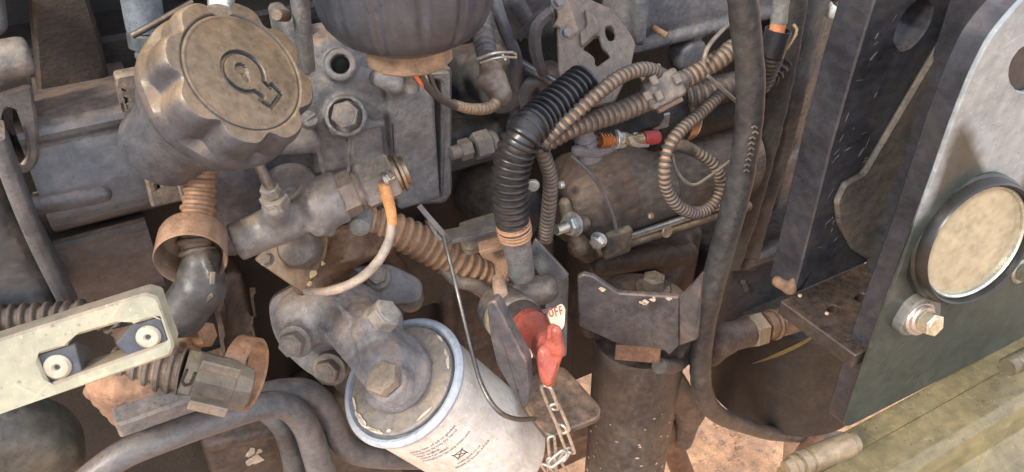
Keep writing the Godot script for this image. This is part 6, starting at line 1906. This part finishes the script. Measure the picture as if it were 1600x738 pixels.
	lathe(s, a, ax, [[0, 0], [0, 13 * m], [LL * 0.09, 15 * m], [LL * 0.1, 18 * m], [LL * 0.16, 18 * m], [LL * 0.17, 15 * m], [LL * 0.19, 15 * m], [LL * 0.2, 20 * m], [LL * 0.3, 20 * m], [LL * 0.31, 17 * m], [LL * 0.33, 17 * m], [LL * 0.34, 19.5 * m], [LL * 0.9, 19.5 * m], [LL * 0.92, 17 * m], [LL * 0.99, 16 * m], [LL, 14 * m], [LL, 0]], 36)
	M(s, "pin_body", o, SP(Color(0.17, 0.13, 0.085), "gloss", 0.05, 0.3, 0.6, Color(0.3, 0.22, 0.14)), 30)
	s = Soup.new()
	var hb := Q(1574, 574, 0.42)
	ax = (Q(1620, 552, 0.42) - hb).normalized()
	m = mpp(hb)
	lathe(s, hb, ax, [[0, 0], [0, 13 * m], [0.002, 15 * m], [0.009, 15 * m], [0.010, 13 * m], [0.012, 13 * m], [0.013, 16 * m], [0.05, 16 * m], [0.05, 0]], 28)
	one(s, "rail_bolt", "dark bolt end poking out above the olive rail at the right edge", "bolt", SP(Color(0.10, 0.085, 0.055), "gloss", 0.1, 0.3, 0.6, Color(0.26, 0.2, 0.12)), 30)

func clutter():
	# struts and straps seen in the gap to the ground
	var rust := SP(Color(0.14, 0.075, 0.05), "cast", 0.15, 0.4, 0.7, Color(0.24, 0.135, 0.085))
	hose("rusty_strut", "rusty brown strut slanting across the gap beside the black leg", "strut", [[1030, 640, -0.02], [1052, 700, -0.02], [1082, 780, -0.02]], [17, 18], 0, 0, rust, 0, 16)
	hose("axle_pipe", "tan dusty upright pipe below the dark drum", "pipe", [[1246, 640, 0.06], [1244, 690, 0.07], [1238, 780, 0.08]], [18, 18], 0, 0, SP(Color(0.2, 0.13, 0.095), "cast", 0.25, 0.3, 0.6, Color(0.3, 0.19, 0.13)), 0, 22)
	hose("brown_brace", "brown brace slanting between the drum and the olive pin", "brace", [[1290, 650, 0.1], [1272, 685, 0.12], [1250, 720, 0.14]], [13, 14], 0, 0, rust, 0, 14)
	var s := Soup.new()
	cast(s, [capx(1048, 600, 0.0, 26, 1078, 640, 0.0, 20, 0.02), capx(1078, 640, 0.0, 22, 1068, 690, 0.0, 14, 0.02)], 0.004)
	one(s, "axle_lug", "dusty grey brown axle lug between the black leg and the long hose", "lug", SP(Color(0.13, 0.1, 0.085), "cast", 0.15, 0.4, 0.7), 60)
	s = Soup.new()
	var c := on_plane(1205, 735, Vector3(0, 0.05, 0), U)
	lathe(s, Q(1205, 735, -0.12), E, [[0, 0], [0, 0.065], [0.012, 0.075], [0.10, 0.075], [0.11, 0.065], [0.11, 0]], 40)  # dark body put in for the shadow the machine casts on the ground
	one(s, "ground_shadow_body", "dark round body added as the machine shadow on the ground below the long black hose", "shadow_body", SP(Color(0.03, 0.022, 0.02), "rubber", 0.05, 0.3, 0.5, Color(0.09, 0.055, 0.04)), 40)
	s = Soup.new()
	slab(s, 830, 960, 705, 738, 870, 0.02, 0.05)
	one(s, "cross_tube", "rusty crosspiece behind the isolator chain at the bottom", "crosspiece", rust, 38)

func on_drum(x: float, y: float, c: Vector3, r: float) -> Vector3:
	var d := ray(x, y)
	var o := cam_pos - c
	var a := d.x * d.x + d.z * d.z
	var b := o.x * d.x + o.z * d.z
	var k := o.x * o.x + o.z * o.z - r * r
	return cam_pos + d * ((-b - sqrt(maxf(0.0, b * b - a * k))) / a)
